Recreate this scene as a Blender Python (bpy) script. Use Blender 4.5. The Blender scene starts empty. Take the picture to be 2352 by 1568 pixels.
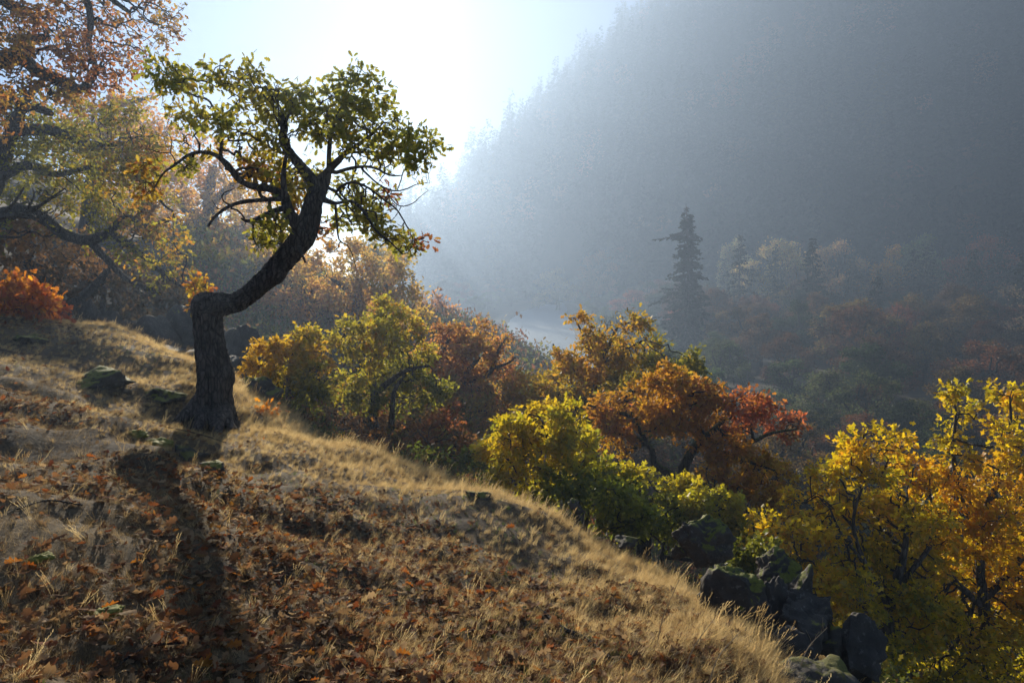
import bpy, bmesh, math
import numpy as np
from mathutils import Vector

# ------------------------------------------------------------------ camera, world, sun, exposure
sc = bpy.context.scene
COL = sc.collection
PITCH = math.atan((784 - 620) / 1176 * 0.72)
cam = bpy.data.cameras.new('camera')
cam.sensor_width = 36.0
cam.lens = 25.0
cam.clip_start = 0.05
cam.clip_end = 3000
camo = bpy.data.objects.new('camera', cam)
camo.rotation_euler = (math.pi / 2 - PITCH, 0, 0)
COL.objects.link(camo)
sc.camera = camo


def P(x, y, D):
    """a point D metres ahead, on the sight line of a point of the photograph (2352 x 1568)"""
    u = (x - 1176) / 1176 * 0.72
    v = (784 - y) / 1176 * 0.72
    Y = math.cos(PITCH) + math.sin(PITCH) * v
    Z = -math.sin(PITCH) + math.cos(PITCH) * v
    return np.array((u / Y * D, D, Z / Y * D))


PX = 0.72 / 1176.0                                     # metres per photo pixel per metre of depth
sd = Vector(P(685, 150, 1.0)).normalized()
SUN_AZ = math.atan2(sd.x, sd.y)
SUN_EL = math.asin(sd.z)
world = bpy.data.worlds.new('World')
sc.world = world
world.use_nodes = True
wn = world.node_tree
sky = wn.nodes.new('ShaderNodeTexSky')
sky.sky_type = 'NISHITA'
sky.sun_disc = False
sky.sun_elevation = SUN_EL
sky.sun_rotation = SUN_AZ % (2 * math.pi)
sky.altitude = 200
sky.ozone_density = 2.0
sky.dust_density = 0.08
sky.air_density = 0.6
wn.links.new(sky.outputs[0], wn.nodes['Background'].inputs[0])
wn.nodes['Background'].inputs[1].default_value = 0.05
sl = bpy.data.lights.new('sun', 'SUN')
sl.energy = 5.0
sl.angle = math.radians(0.8)
sl.color = (1.0, 0.88, 0.70)
slo = bpy.data.objects.new('sun', sl)
slo.rotation_euler = sd.to_track_quat('Z', 'Y').to_euler()
COL.objects.link(slo)
sc.view_settings.view_transform = 'Standard'
sc.view_settings.look = 'None'
sc.view_settings.gamma = 1.0
sc.view_settings.exposure = 1.05
sc.view_settings.use_curve_mapping = False
cy = sc.cycles
cy.max_bounces = 6
cy.diffuse_bounces = 2
cy.glossy_bounces = 2
cy.transmission_bounces = 4
cy.transparent_max_bounces = 8
cy.volume_bounces = 0
cy.use_denoising = True
cy.caustics_reflective = False
cy.caustics_refractive = False
cy.sample_clamp_indirect = 6

rs = np.random.RandomState(11)


# ------------------------------------------------------------------ noise
def _hash(i, j, k):
    n = (i * 374761393 + j * 668265263 + k * 2147483647 + 1442695041) & 0xffffffff
    n = ((n ^ (n >> 13)) * 1274126177) & 0xffffffff
    return ((n ^ (n >> 16)) & 0xffff) / 65535.0


def vnoise(p):
    p = np.asarray(p, float)
    f = np.floor(p)
    i = f.astype(np.int64)
    t = p - f
    t = t * t * (3 - 2 * t)
    r = 0
    for a in (0, 1):
        wa = t[..., 0] if a else 1 - t[..., 0]
        for b in (0, 1):
            wb = t[..., 1] if b else 1 - t[..., 1]
            for c in (0, 1):
                wc = t[..., 2] if c else 1 - t[..., 2]
                r = r + wa * wb * wc * _hash(i[..., 0] + a, i[..., 1] + b, i[..., 2] + c)
    return r * 2 - 1


def fbm(p, octv=4, gain=0.5):
    p = np.asarray(p, float)
    s, a = 0, 1.0
    for o in range(octv):
        s = s + a * vnoise(p * (2.03 ** o) + 17.3 * o)
        a *= gain
    return s


def v3(x, y, z):
    return np.stack([x, y, np.zeros_like(x) + z], -1)


# ------------------------------------------------------------------ terrain
BROW = np.array([(-60, 22), (-16, 16.5), (-10.7, 15), (-5.85, 13), (-3.35, 10.1), (-0.97, 9), (0.8, 7.5),
                 (1.95, 6.2), (2.0, 5.0), (1.6, 3.6), (1.4, 0), (1.6, -6), (2, -50)], float)
WATER_Z = -14.0
RIV_PX = [(1294, 691), (1240, 702), (1195, 716), (1168, 735), (1160, 770), (1175, 810), (1205, 900), (1230, 1010),
          (1440, 1010), (1385, 900), (1345, 810), (1322, 770), (1308, 735), (1302, 705)]


def on_plane(x, y, z):
    d = P(x, y, 1.0)
    return d * (z / d[2])


RIV = np.array([on_plane(x, y, WATER_Z)[:2] for x, y in RIV_PX])


def seg_dist(X, Y, pts, closed=False):
    n = len(pts)
    best = np.full(X.shape, 1e18)
    side = np.zeros(X.shape)
    for k in range(n if closed else n - 1):
        a, b = pts[k], pts[(k + 1) % n]
        ex, ey = b - a
        t = np.clip(((X - a[0]) * ex + (Y - a[1]) * ey) / (ex * ex + ey * ey), 0, 1)
        dx, dy = X - (a[0] + t * ex), Y - (a[1] + t * ey)
        d = dx * dx + dy * dy
        m = d < best
        best = np.where(m, d, best)
        side = np.where(m, ex * dy - ey * dx, side)
    return np.sqrt(best), side


def inside(X, Y, poly):
    c = np.zeros(X.shape, bool)
    n = len(poly)
    for k in range(n):
        (x1, y1), (x2, y2) = poly[k], poly[(k + 1) % n]
        cond = (y1 > Y) != (y2 > Y)
        xx = (x2 - x1) * (Y - y1) / (y2 - y1 + 1e-9) + x1
        c ^= cond & (X < xx)
    return c


def smax(a, b, k):
    h = np.clip(0.5 + 0.5 * (a - b) / k, 0, 1)
    return b * (1 - h) + a * h + k * h * (1 - h)


def sstep(a, b, x):
    t = np.clip((x - a) / (b - a), 0, 1)
    return t * t * (3 - 2 * t)


def brow_d(X, Y):
    d, s = seg_dist(X, Y, BROW)
    return np.where(s > 0, d, -d)                      # positive beyond the brow


def ground_z(X, Y):
    X = np.asarray(X, float)
    Y = np.asarray(Y, float)
    d = brow_d(X, Y)
    zn = -1.6 - 0.245 * np.clip(X, -30, 20) - 0.137 * np.clip(Y, -20, 40)
    zn = zn + 0.45 * np.exp(-((X + 7) ** 2 / 18 + (Y - 13) ** 2 / 10))
    zn = zn + 0.15 * fbm(v3(X * 0.7, Y * 0.7, 3.0), 3) + 0.045 * fbm(v3(X * 3, Y * 3, 1.0), 3)
    zn = zn - 0.18 * np.exp(-((X + 3.9) ** 2 + (Y - 8.9) ** 2) / 1.3)
    dp = np.clip(d + 0.4, 0, None)
    zn = zn - 0.62 * (np.sqrt(dp * dp + 0.5) - 0.7071)
    zs = -7.5 - 0.4 * np.clip(X, -70, 200) - 2.5 * np.clip(21 - Y, 0, None) - 0.12 * np.clip(Y - 60, 0, None)
    zs = zs + 0.8 * fbm(v3(X * 0.12, Y * 0.12, 9.0), 3)
    zv = -12.2 + 0.5 * fbm(v3(X * 0.05, Y * 0.05, 5.0), 3) + 0.03 * np.clip(X - 40, 0, 200)
    yb = 318 - 0.8 * np.clip(X, 0, 300)
    hd = np.clip((Y - yb), 0, None) / np.where(X > 0, 1.2, 1.0)
    crest = 22 + 232 * sstep(-70, 120, X) + 10 * fbm(v3(X * 0.02, Y * 0.0, 2.0), 2)
    zh = crest * (1 - np.exp(-1.05 * hd / np.maximum(crest, 1) * (1 + 0.25 * hd / np.maximum(crest, 1)))) * 1.02
    zh = zh + 6 * fbm(v3(X * 0.02, Y * 0.02, 7.0), 3) * sstep(0, 60, hd)
    zv = zv + np.where(hd > 0, zh, 0)
    rd, _ = seg_dist(X, Y, RIV, True)
    rin = inside(X, Y, RIV)
    rd = np.where(rin, rd, -rd)
    zv = zv - 1.2 * sstep(-26, -2, rd) - 1.6 * sstep(-2, 4, rd)
    z = smax(smax(zn, zs, 1.2), zv, 2.0)
    z = np.where(rd > 0.5, np.minimum(z, -15.0), z)
    return z


def gz(x, y):
    return float(ground_z(np.array([x]), np.array([y]))[0])


# ------------------------------------------------------------------ mesh helpers
def new_mesh(name, V, T=None, Q=None, smooth=False, col=None, uv=None):
    V = np.asarray(V, np.float32).reshape(-1, 3)
    T = np.zeros((0, 3), np.int32) if T is None else np.asarray(T, np.int32).reshape(-1, 3)
    Q = np.zeros((0, 4), np.int32) if Q is None else np.asarray(Q, np.int32).reshape(-1, 4)
    me = bpy.data.meshes.new(name)
    me.vertices.add(len(V))
    me.vertices.foreach_set('co', V.ravel())
    nl = len(T) * 3 + len(Q) * 4
    me.loops.add(nl)
    me.loops.foreach_set('vertex_index', np.concatenate([T.ravel(), Q.ravel()]).astype(np.int32))
    me.polygons.add(len(T) + len(Q))
    st = np.concatenate([np.arange(len(T)) * 3, len(T) * 3 + np.arange(len(Q)) * 4]).astype(np.int32)
    me.polygons.foreach_set('loop_start', st)
    me.update(calc_edges=True)
    if smooth:
        me.polygons.foreach_set('use_smooth', np.ones(len(T) + len(Q), bool))
    if col is not None:
        a = me.attributes.new('Col', 'FLOAT_COLOR', 'POINT')
        c = np.ones((len(V), 4), np.float32)
        c[:, :3] = col
        a.data.foreach_set('color', c.ravel())
    return me


def link(name, me, mat=None, parent=None):
    o = bpy.data.objects.new(name, me)
    COL.objects.link(o)
    if parent is not None:
        o.parent = parent
    if mat is not None and me is not None and not me.materials:
        me.materials.append(mat)
    return o


def tag(o, label=None, cat=None, group=None, kind=None):
    if label:
        o['label'] = label
    if cat:
        o['category'] = cat
    if group:
        o['group'] = group
    if kind:
        o['kind'] = kind
    return o


def empty(name, loc, label, cat, group=None):
    o = bpy.data.objects.new(name, None)
    o.empty_display_size = 0.2
    o.location = loc
    COL.objects.link(o)
    return tag(o, label, cat, group)


# ------------------------------------------------------------------ materials
def mat_new(name):
    m = bpy.data.materials.new(name)
    m.use_nodes = True
    nt = m.node_tree
    nt.nodes.clear()
    out = nt.nodes.new('ShaderNodeOutputMaterial')
    return m, nt, out


def N(nt, kind, **kw):
    n = nt.nodes.new('ShaderNode' + kind)
    for k, v in kw.items():
        if k in n.inputs:
            n.inputs[k].default_value = v
        else:
            setattr(n, k, v)
    return n


def ramp(nt, fac, stops):
    r = nt.nodes.new('ShaderNodeValToRGB')
    el = r.color_ramp.elements
    while len(el) < len(stops):
        el.new(0.5)
    for e, (p, c) in zip(el, stops):
        e.position = p
        e.color = (*c, 1)
    nt.links.new(fac, r.inputs[0])
    return r.outputs[0]


def mixc(nt, fac, a, b, mode='MIX'):
    n = nt.nodes.new('ShaderNodeMix')
    n.data_type = 'RGBA'
    n.blend_type = mode
    for s, v in ((0, fac), (6, a), (7, b)):
        if isinstance(v, (int, float)):
            n.inputs[s].default_value = v
        elif isinstance(v, tuple):
            n.inputs[s].default_value = (*v, 1)
        else:
            nt.links.new(v, n.inputs[s])
    return n.outputs[2]


def leaf_shader(nt, out, colsock, trans=0.55, gloss=0.06, rough=0.45, tboost=1.25):
    L = nt.links
    d = N(nt, 'BsdfDiffuse')
    t = N(nt, 'BsdfTranslucent')
    g = N(nt, 'BsdfGlossy', Roughness=rough)
    L.new(colsock, d.inputs[0])
    L.new(mixc(nt, 1.0, colsock, (tboost, tboost, tboost * 0.9), 'MULTIPLY'), t.inputs[0])
    m1 = N(nt, 'MixShader', Fac=trans)
    L.new(d.outputs[0], m1.inputs[1])
    L.new(t.outputs[0], m1.inputs[2])
    m2 = N(nt, 'MixShader', Fac=gloss)
    L.new(m1.outputs[0], m2.inputs[1])
    L.new(g.outputs[0], m2.inputs[2])
    L.new(m2.outputs[0], out.inputs[0])


def leaf_mat(name, objcol=False, trans=0.6, gloss=0.04, tboost=1.5):
    m, nt, out = mat_new(name)
    a = N(nt, 'Attribute', attribute_name='Col')
    c = a.outputs['Color']
    if objcol:
        oi = N(nt, 'ObjectInfo')
        c = mixc(nt, 1.0, c, oi.outputs['Color'], 'MULTIPLY')
    leaf_shader(nt, out, c, trans, gloss, 0.45, tboost)
    return m


def ramp_leaf_mat(name, stops, trans=0.5, gloss=0.08, rough=0.35):
    """colour picked per instance"""
    m, nt, out = mat_new(name)
    oi = N(nt, 'ObjectInfo')
    leaf_shader(nt, out, ramp(nt, oi.outputs['Random'], stops), trans, gloss, rough)
    return m


def bark_mat(name, c1, c2, moss=0.0, scale=1.0):
    m, nt, out = mat_new(name)
    L = nt.links
    tc = N(nt, 'TexCoord')
    mp = N(nt, 'Mapping')
    mp.inputs['Scale'].default_value = (14 * scale, 14 * scale, 4.5 * scale)
    L.new(tc.outputs['Object'], mp.inputs[0])
    nz = N(nt, 'TexNoise', Scale=1.0, Detail=6.0, Roughness=0.65)
    L.new(mp.outputs[0], nz.inputs['Vector'])
    vo = N(nt, 'TexVoronoi', Scale=1.4, feature='DISTANCE_TO_EDGE')
    L.new(mp.outputs[0], vo.inputs['Vector'])
    col = ramp(nt, nz.outputs[0], [(0.3, c1), (0.7, c2)])
    crack = ramp(nt, vo.outputs['Distance'], [(0.0, (0.25, 0.25, 0.25)), (0.18, (1, 1, 1))])
    col = mixc(nt, 0.8, col, crack, 'MULTIPLY')
    if moss > 0:
        ge = N(nt, 'NewGeometry')
        sx = N(nt, 'SeparateXYZ')
        L.new(ge.outputs['Normal'], sx.inputs[0])
        n2 = N(nt, 'TexNoise', Scale=5.0, Detail=4.0)
        L.new(tc.outputs['Object'], n2.inputs['Vector'])
        ad = N(nt, 'Math', operation='ADD')
        L.new(sx.outputs['Z'], ad.inputs[0])
        L.new(n2.outputs[0], ad.inputs[1])
        fac = ramp(nt, ad.outputs[0], [(0.75, (0, 0, 0)), (1.0, (moss, moss, moss))])
        col = mixc(nt, fac, col, (0.09, 0.10, 0.012))
    b = N(nt, 'BsdfPrincipled', Roughness=0.9)
    L.new(col, b.inputs['Base Color'])
    bp = N(nt, 'Bump', Strength=0.9, Distance=0.03)
    L.new(crack, bp.inputs['Height'])
    b2 = N(nt, 'Bump', Strength=0.5, Distance=0.02)
    L.new(nz.outputs[0], b2.inputs['Height'])
    L.new(bp.outputs[0], b2.inputs['Normal'])
    L.new(b2.outputs[0], b.inputs['Normal'])
    L.new(b.outputs[0], out.inputs[0])
    return m


def rock_mat(name, c1, c2, moss, mcol=(0.16, 0.16, 0.015)):
    m, nt, out = mat_new(name)
    L = nt.links
    tc = N(nt, 'TexCoord')
    nz = N(nt, 'TexNoise', Scale=4.0, Detail=9.0, Roughness=0.7)
    L.new(tc.outputs['Object'], nz.inputs['Vector'])
    vo = N(nt, 'TexVoronoi', Scale=9.0)
    L.new(tc.outputs['Object'], vo.inputs['Vector'])
    col = ramp(nt, nz.outputs[0], [(0.3, c1), (0.72, c2)])
    spots = N(nt, 'TexNoise', Scale=22.0, Detail=3.0)
    L.new(tc.outputs['Object'], spots.inputs['Vector'])
    lich = ramp(nt, spots.outputs[0], [(0.62, (0, 0, 0)), (0.70, (0.5, 0.5, 0.5))])
    col = mixc(nt, lich, col, (0.20, 0.20, 0.18))
    ge = N(nt, 'NewGeometry')
    sx = N(nt, 'SeparateXYZ')
    L.new(ge.outputs['Normal'], sx.inputs[0])
    n2 = N(nt, 'TexNoise', Scale=3.0, Detail=6.0, Roughness=0.65)
    L.new(tc.outputs['Object'], n2.inputs['Vector'])
    ma = N(nt, 'Math', operation='MULTIPLY_ADD')
    ma.inputs[1].default_value = 0.35
    L.new(sx.outputs['Z'], ma.inputs[0])
    L.new(n2.outputs[0], ma.inputs[2])
    fac = ramp(nt, ma.outputs[0], [(1.0 - moss, (0, 0, 0)), (min(1.0, 1.06 - moss), (1, 1, 1))])
    fine = N(nt, 'TexNoise', Scale=60.0, Detail=2.0)
    L.new(tc.outputs['Object'], fine.inputs['Vector'])
    mc = mixc(nt, fine.outputs[0], (mcol[0] * 0.4, mcol[1] * 0.5, mcol[2]), (mcol[0] * 1.5, mcol[1] * 1.5, mcol[2] * 1.4))
    col = mixc(nt, fac, col, mc)
    b = N(nt, 'BsdfPrincipled', Roughness=0.82)
    L.new(col, b.inputs['Base Color'])
    bp = N(nt, 'Bump', Strength=0.8, Distance=0.05)
    L.new(nz.outputs[0], bp.inputs['Height'])
    bq = N(nt, 'Bump', Strength=0.5, Distance=0.015)
    L.new(spots.outputs[0], bq.inputs['Height'])
    L.new(bp.outputs[0], bq.inputs['Normal'])
    L.new(bq.outputs[0], b.inputs['Normal'])
    L.new(b.outputs[0], out.inputs[0])
    return m


M_LEAF = leaf_mat('oak_leaf')
M_LEAF_FAR = leaf_mat('distant_leaf', objcol=True, trans=0.45, gloss=0.02)
M_NEEDLE = leaf_mat('needles', objcol=True, trans=0.2, gloss=0.03)
M_BARK = bark_mat('oak_bark', (0.04, 0.032, 0.028), (0.19, 0.155, 0.13))
M_BARK_MOSS = bark_mat('mossy_oak_bark', (0.02, 0.017, 0.014), (0.085, 0.07, 0.056), moss=0.8)
M_TWIG = bark_mat('twig_bark', (0.03, 0.025, 0.02), (0.09, 0.075, 0.06), scale=2)
M_ROCK = rock_mat('basalt_with_moss', (0.016, 0.014, 0.012), (0.10, 0.083, 0.068), 0.29)
M_ROCK_MOSSY = rock_mat('mossy_basalt', (0.025, 0.023, 0.02), (0.10, 0.09, 0.078), 0.25, (0.12, 0.11, 0.012))
M_ROCK_BARE = rock_mat('bare_basalt', (0.014, 0.013, 0.012), (0.085, 0.074, 0.064), 0.12)
M_MOSS = rock_mat('moss', (0.05, 0.05, 0.008), (0.16, 0.15, 0.015), 0.8, (0.2, 0.19, 0.018))


def ground_mat():
    m, nt, out = mat_new('hillside_soil_and_thatch')
    L = nt.links
    tc = N(nt, 'TexCoord')
    n1 = N(nt, 'TexNoise', Scale=1.1, Detail=6.0, Roughness=0.6)
    L.new(tc.outputs['Object'], n1.inputs['Vector'])
    n2 = N(nt, 'TexNoise', Scale=28.0, Detail=5.0, Roughness=0.7)
    L.new(tc.outputs['Object'], n2.inputs['Vector'])
    a = ramp(nt, n2.outputs[0], [(0.3, (0.018, 0.012, 0.008)), (0.55, (0.06, 0.038, 0.02)), (0.75, (0.17, 0.11, 0.055))])
    b = ramp(nt, n2.outputs[0], [(0.3, (0.05, 0.035, 0.018)), (0.6, (0.17, 0.12, 0.06)), (0.8, (0.28, 0.2, 0.11))])
    f = ramp(nt, n1.outputs[0], [(0.42, (0, 0, 0)), (0.6, (1, 1, 1))])
    col = mixc(nt, f, a, b)
    bs = N(nt, 'BsdfPrincipled', Roughness=0.95)
    L.new(col, bs.inputs['Base Color'])
    bp = N(nt, 'Bump', Strength=0.8, Distance=0.02)
    L.new(n2.outputs[0], bp.inputs['Height'])
    L.new(bp.outputs[0], bs.inputs['Normal'])
    L.new(bs.outputs[0], out.inputs[0])
    return m


def floor_mat():
    m, nt, out = mat_new('forest_floor')
    L = nt.links
    tc = N(nt, 'TexCoord')
    n1 = N(nt, 'TexNoise', Scale=0.25, Detail=8.0, Roughness=0.7)
    L.new(tc.outputs['Object'], n1.inputs['Vector'])
    col = ramp(nt, n1.outputs[0], [(0.3, (0.02, 0.02, 0.01)), (0.5, (0.05, 0.04, 0.02)), (0.75, (0.10, 0.075, 0.04))])
    bs = N(nt, 'BsdfPrincipled', Roughness=0.95)
    L.new(col, bs.inputs['Base Color'])
    L.new(bs.outputs[0], out.inputs[0])
    return m


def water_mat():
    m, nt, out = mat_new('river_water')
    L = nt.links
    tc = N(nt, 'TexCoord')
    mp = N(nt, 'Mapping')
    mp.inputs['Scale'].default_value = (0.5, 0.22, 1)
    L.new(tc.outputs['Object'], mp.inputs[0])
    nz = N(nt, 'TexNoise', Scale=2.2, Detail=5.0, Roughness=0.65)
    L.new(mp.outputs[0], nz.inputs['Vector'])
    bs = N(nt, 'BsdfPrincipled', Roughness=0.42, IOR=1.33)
    bs.inputs['Base Color'].default_value = (0.34, 0.40, 0.44, 1)  # pale sky reflection on the water, put into the base colour
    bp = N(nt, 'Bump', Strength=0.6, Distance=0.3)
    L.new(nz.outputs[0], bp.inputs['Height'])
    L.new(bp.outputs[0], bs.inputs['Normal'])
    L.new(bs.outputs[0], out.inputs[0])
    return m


# ------------------------------------------------------------------ ground sheet and river
def axis(lo, hi, n, a, c=0.0):
    t0, t1 = math.asinh((lo - c) / a), math.asinh((hi - c) / a)
    return c + a * np.sinh(np.linspace(t0, t1, n))


gx = axis(-72, 460, 330, 2.6, -1.0)
gy = axis(-60, 575, 330, 3.5, 6.0)
GX, GY = np.meshgrid(gx, gy)
GZ = ground_z(GX.ravel(), GY.ravel())
V = np.stack([GX.ravel(), GY.ravel(), GZ], 1)
ii = np.arange(329)[None, :] + 330 * np.arange(329)[:, None]
Q = np.stack([ii, ii + 1, ii + 331, ii + 330], -1).reshape(-1, 4)
cx, cyy = GX[:-1, :-1].ravel(), GY[:-1, :-1].ravel()
gm = new_mesh('hillside_ground', V, Q=Q, smooth=True)
gm.materials.append(ground_mat())
gm.materials.append(floor_mat())
gm.polygons.foreach_set('material_index', ((cyy > 26) | (brow_d(cx, cyy) > 3.0)).astype(np.int32))
tag(link('hillside_ground', gm), kind='structure')
wv = [(x, y, WATER_Z) for x, y in RIV]
wc = len(wv)
bmw = bmesh.new()
bmw.faces.new([bmw.verts.new(v) for v in wv])
bmesh.ops.triangulate(bmw, faces=bmw.faces[:])
wme = bpy.data.meshes.new('river')
bmw.to_mesh(wme)
bmw.free()
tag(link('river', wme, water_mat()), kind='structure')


# ------------------------------------------------------------------ tree machinery
def resample(pts, step):
    """pts: (n,4) x y z r -> evenly spaced"""
    pts = np.asarray(pts, float)
    # smooth (Catmull-Rom)
    if len(pts) > 2:
        e = np.vstack([2 * pts[0] - pts[1], pts, 2 * pts[-1] - pts[-2]])
        o = []
        for k in range(1, len(e) - 2):
            p0, p1, p2, p3 = e[k - 1:k + 3]
            for t in np.linspace(0, 1, 8, endpoint=False):
                o.append(0.5 * (2 * p1 + (p2 - p0) * t + (2 * p0 - 5 * p1 + 4 * p2 - p3) * t * t + (3 * p1 - p0 - 3 * p2 + p3) * t ** 3))
        o.append(pts[-1])
        pts = np.array(o)
    L = np.concatenate([[0], np.cumsum(np.linalg.norm(np.diff(pts[:, :3], axis=0), axis=1))])
    n = max(2, int(round(L[-1] / step)) + 1)
    s = np.linspace(0, L[-1], n)
    out = np.stack([np.interp(s, L, pts[:, c]) for c in range(4)], 1)
    out[:, 3] = np.maximum(out[:, 3], 0.002)
    return out


def tube(p, r, sides, rnd=0.0, seed=0):
    """rings round a polyline; returns V, Q"""
    n = len(p)
    t = np.gradient(p, axis=0)
    t /= np.linalg.norm(t, axis=1, keepdims=True) + 1e-9
    m = t.mean(0)
    ref = np.eye(3)[np.argmin(np.abs(m))]
    u = np.cross(t, ref)
    u /= np.linalg.norm(u, axis=1, keepdims=True) + 1e-9
    w = np.cross(t, u)
    a = np.arange(sides) / sides * 2 * np.pi
    ca, sa = np.cos(a), np.sin(a)
    off = u[:, None, :] * ca[None, :, None] + w[:, None, :] * sa[None, :, None]
    rr = np.broadcast_to(r[:, None], (n, sides)).copy()
    V = p[:, None, :] + off * rr[..., None]
    if rnd > 0:
        q = fbm(V.reshape(-1, 3) / (np.mean(r) * 1.1 + 1e-6) + seed, 3).reshape(n, sides)
        V = V + off * (rr * rnd * q)[..., None]
    i = np.arange(n - 1)[:, None] * sides
    j = np.arange(sides)[None, :]
    k = (j + 1) % sides
    Q = np.stack([i + j, i + k, i + sides + k, i + sides + j], -1).reshape(-1, 4)
    return V.reshape(-1, 3), Q


def join(parts):
    Vs, Qs, o = [], [], 0
    for v, q in parts:
        Vs.append(v)
        Qs.append(q + o)
        o += len(v)
    if not Vs:
        return np.zeros((0, 3)), np.zeros((0, 4), int)
    return np.concatenate(Vs), np.concatenate(Qs)


def colonize(pos, par, att, step, kill, maxn, r, wob=0.35, droop=0.0):
    cap = maxn + len(pos) + 10
    PX_ = np.zeros((cap, 3))
    PX_[:len(pos)] = pos
    par = list(par)
    n = len(pos)
    tries = np.zeros(cap, int)
    d = np.full(len(att), 1e9)
    near = np.zeros(len(att), int)
    for s in range(0, n, 256):
        dd = np.linalg.norm(att[:, None] - PX_[None, s:min(n, s + 256)], axis=2)
        m = dd.argmin(1)
        v = dd[np.arange(len(att)), m]
        b = v < d
        d[b] = v[b]
        near[b] = m[b] + s
    alive = d > kill
    for it in range(160):
        if not alive.any() or n >= cap - 5:
            break
        idx = near[alive]
        dv = att[alive] - PX_[idx]
        dv /= np.linalg.norm(dv, axis=1, keepdims=True) + 1e-9
        acc = np.zeros((n, 3))
        np.add.at(acc, idx, dv)
        u = np.unique(idx)
        u = u[tries[u] < 4]
        if len(u) == 0:
            break
        u = u[:cap - 5 - n]
        tries[u] += 1
        v = acc[u]
        v /= np.linalg.norm(v, axis=1, keepdims=True) + 1e-9
        v += wob * r.normal(size=v.shape)
        v[:, 2] -= droop
        v /= np.linalg.norm(v, axis=1, keepdims=True) + 1e-9
        new = PX_[u] + step * v * r.uniform(0.75, 1.15, (len(u), 1))
        PX_[n:n + len(u)] = new
        par.extend(u.tolist())
        ai = np.nonzero(alive)[0]
        dd = np.linalg.norm(att[ai][:, None] - new[None], axis=2)
        m = dd.argmin(1)
        vv = dd[np.arange(len(ai)), m]
        b = vv < d[ai]
        d[ai[b]] = vv[b]
        near[ai[b]] = m[b] + n
        n += len(u)
        alive &= d > kill
    return PX_[:n].copy(), np.array(par)


def oak_leaf(lod):
    if lod == 0:
        half = [(0.0, 0.0), (0.045, 0.13), (0.17, 0.22), (0.10, 0.32), (0.28, 0.46), (0.13, 0.55), (0.31, 0.74), (0.15, 0.79), (0.17, 0.94), (0.0, 1.0)]
        mid = [0.0, 0.32, 0.55, 0.79, 1.0]
        V = [(0, y) for y in mid]
        T = []
        for s in (1, -1):
            b = len(V)
            V += [(s * x, y) for x, y in half[1:9]]
            i1, t1, i2, t2, i3, t3, i4, t4 = range(b, b + 8)
            tr = [(0, i1, i2), (i1, t1, i2), (0, i2, 1), (1, i2, i3), (i2, t2, i3), (1, i3, 2), (2, i3, i4), (i3, t3, i4), (2, i4, 3), (3, i4, t4), (3, t4, 4)]
            T += tr if s > 0 else [(a, c, b_) for a, b_, c in tr]
    elif lod == 1:
        V = [(0, 0), (0.2, 0.26), (0.09, 0.4), (0.3, 0.62), (0.13, 0.76), (0, 1), (-0.13, 0.76), (-0.3, 0.62), (-0.09, 0.4), (-0.2, 0.26)]
        T = [(0, 1, 2), (0, 2, 8), (0, 8, 9), (2, 3, 4), (8, 2, 4), (8, 4, 6), (8, 6, 7), (6, 4, 5)]
    else:
        V = [(0, 0), (0.3, 0.55), (0, 1), (-0.3, 0.5)]
        T = [(0, 1, 2), (0, 2, 3)]
    V = np.array(V, float)
    z = -0.35 * np.abs(V[:, 0]) ** 1.2 - 0.28 * (V[:, 1] - 0.3) ** 2
    return np.column_stack([V[:, 0], V[:, 1] , z]), np.array(T)


LEAF = [oak_leaf(k) for k in range(3)]


def frames(d, r):
    d = d / (np.linalg.norm(d, axis=1, keepdims=True) + 1e-9)
    q = r.normal(size=d.shape)
    x = np.cross(d, q)
    x /= np.linalg.norm(x, axis=1, keepdims=True) + 1e-9
    return np.stack([x, d, np.cross(x, d)], 2)           # columns: local x, y, z


def spread_leaves(pos, dirs, size, lod, r, cols):
    tv, tt = LEAF[lod]
    R = frames(dirs, r)
    n = len(pos)
    S = size * r.uniform(0.65, 1.25, n)
    loc = np.repeat(tv[None], n, 0)
    loc[..., 2] *= r.uniform(-0.4, 1.8, (n, 1))
    loc[..., 0] *= r.uniform(0.8, 1.25, (n, 1))
    V = pos[:, None] + np.einsum('nij,nkj->nki', R, loc) * S[:, None, None]
    T = tt[None] + (np.arange(n) * len(tv))[:, None, None]
    C = np.repeat(cols[:, None], len(tv), 1)
    return V.reshape(-1, 3), T.reshape(-1, 3), C.reshape(-1, 3), R, S


def pal_eval(pal, t):
    pal = np.array(pal)
    t = np.clip(t, 0, 1) * (len(pal) - 1)
    i = np.clip(np.floor(t).astype(int), 0, len(pal) - 2)
    f = (t - i)[:, None]
    return pal[i] * (1 - f) + pal[i + 1] * f


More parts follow.
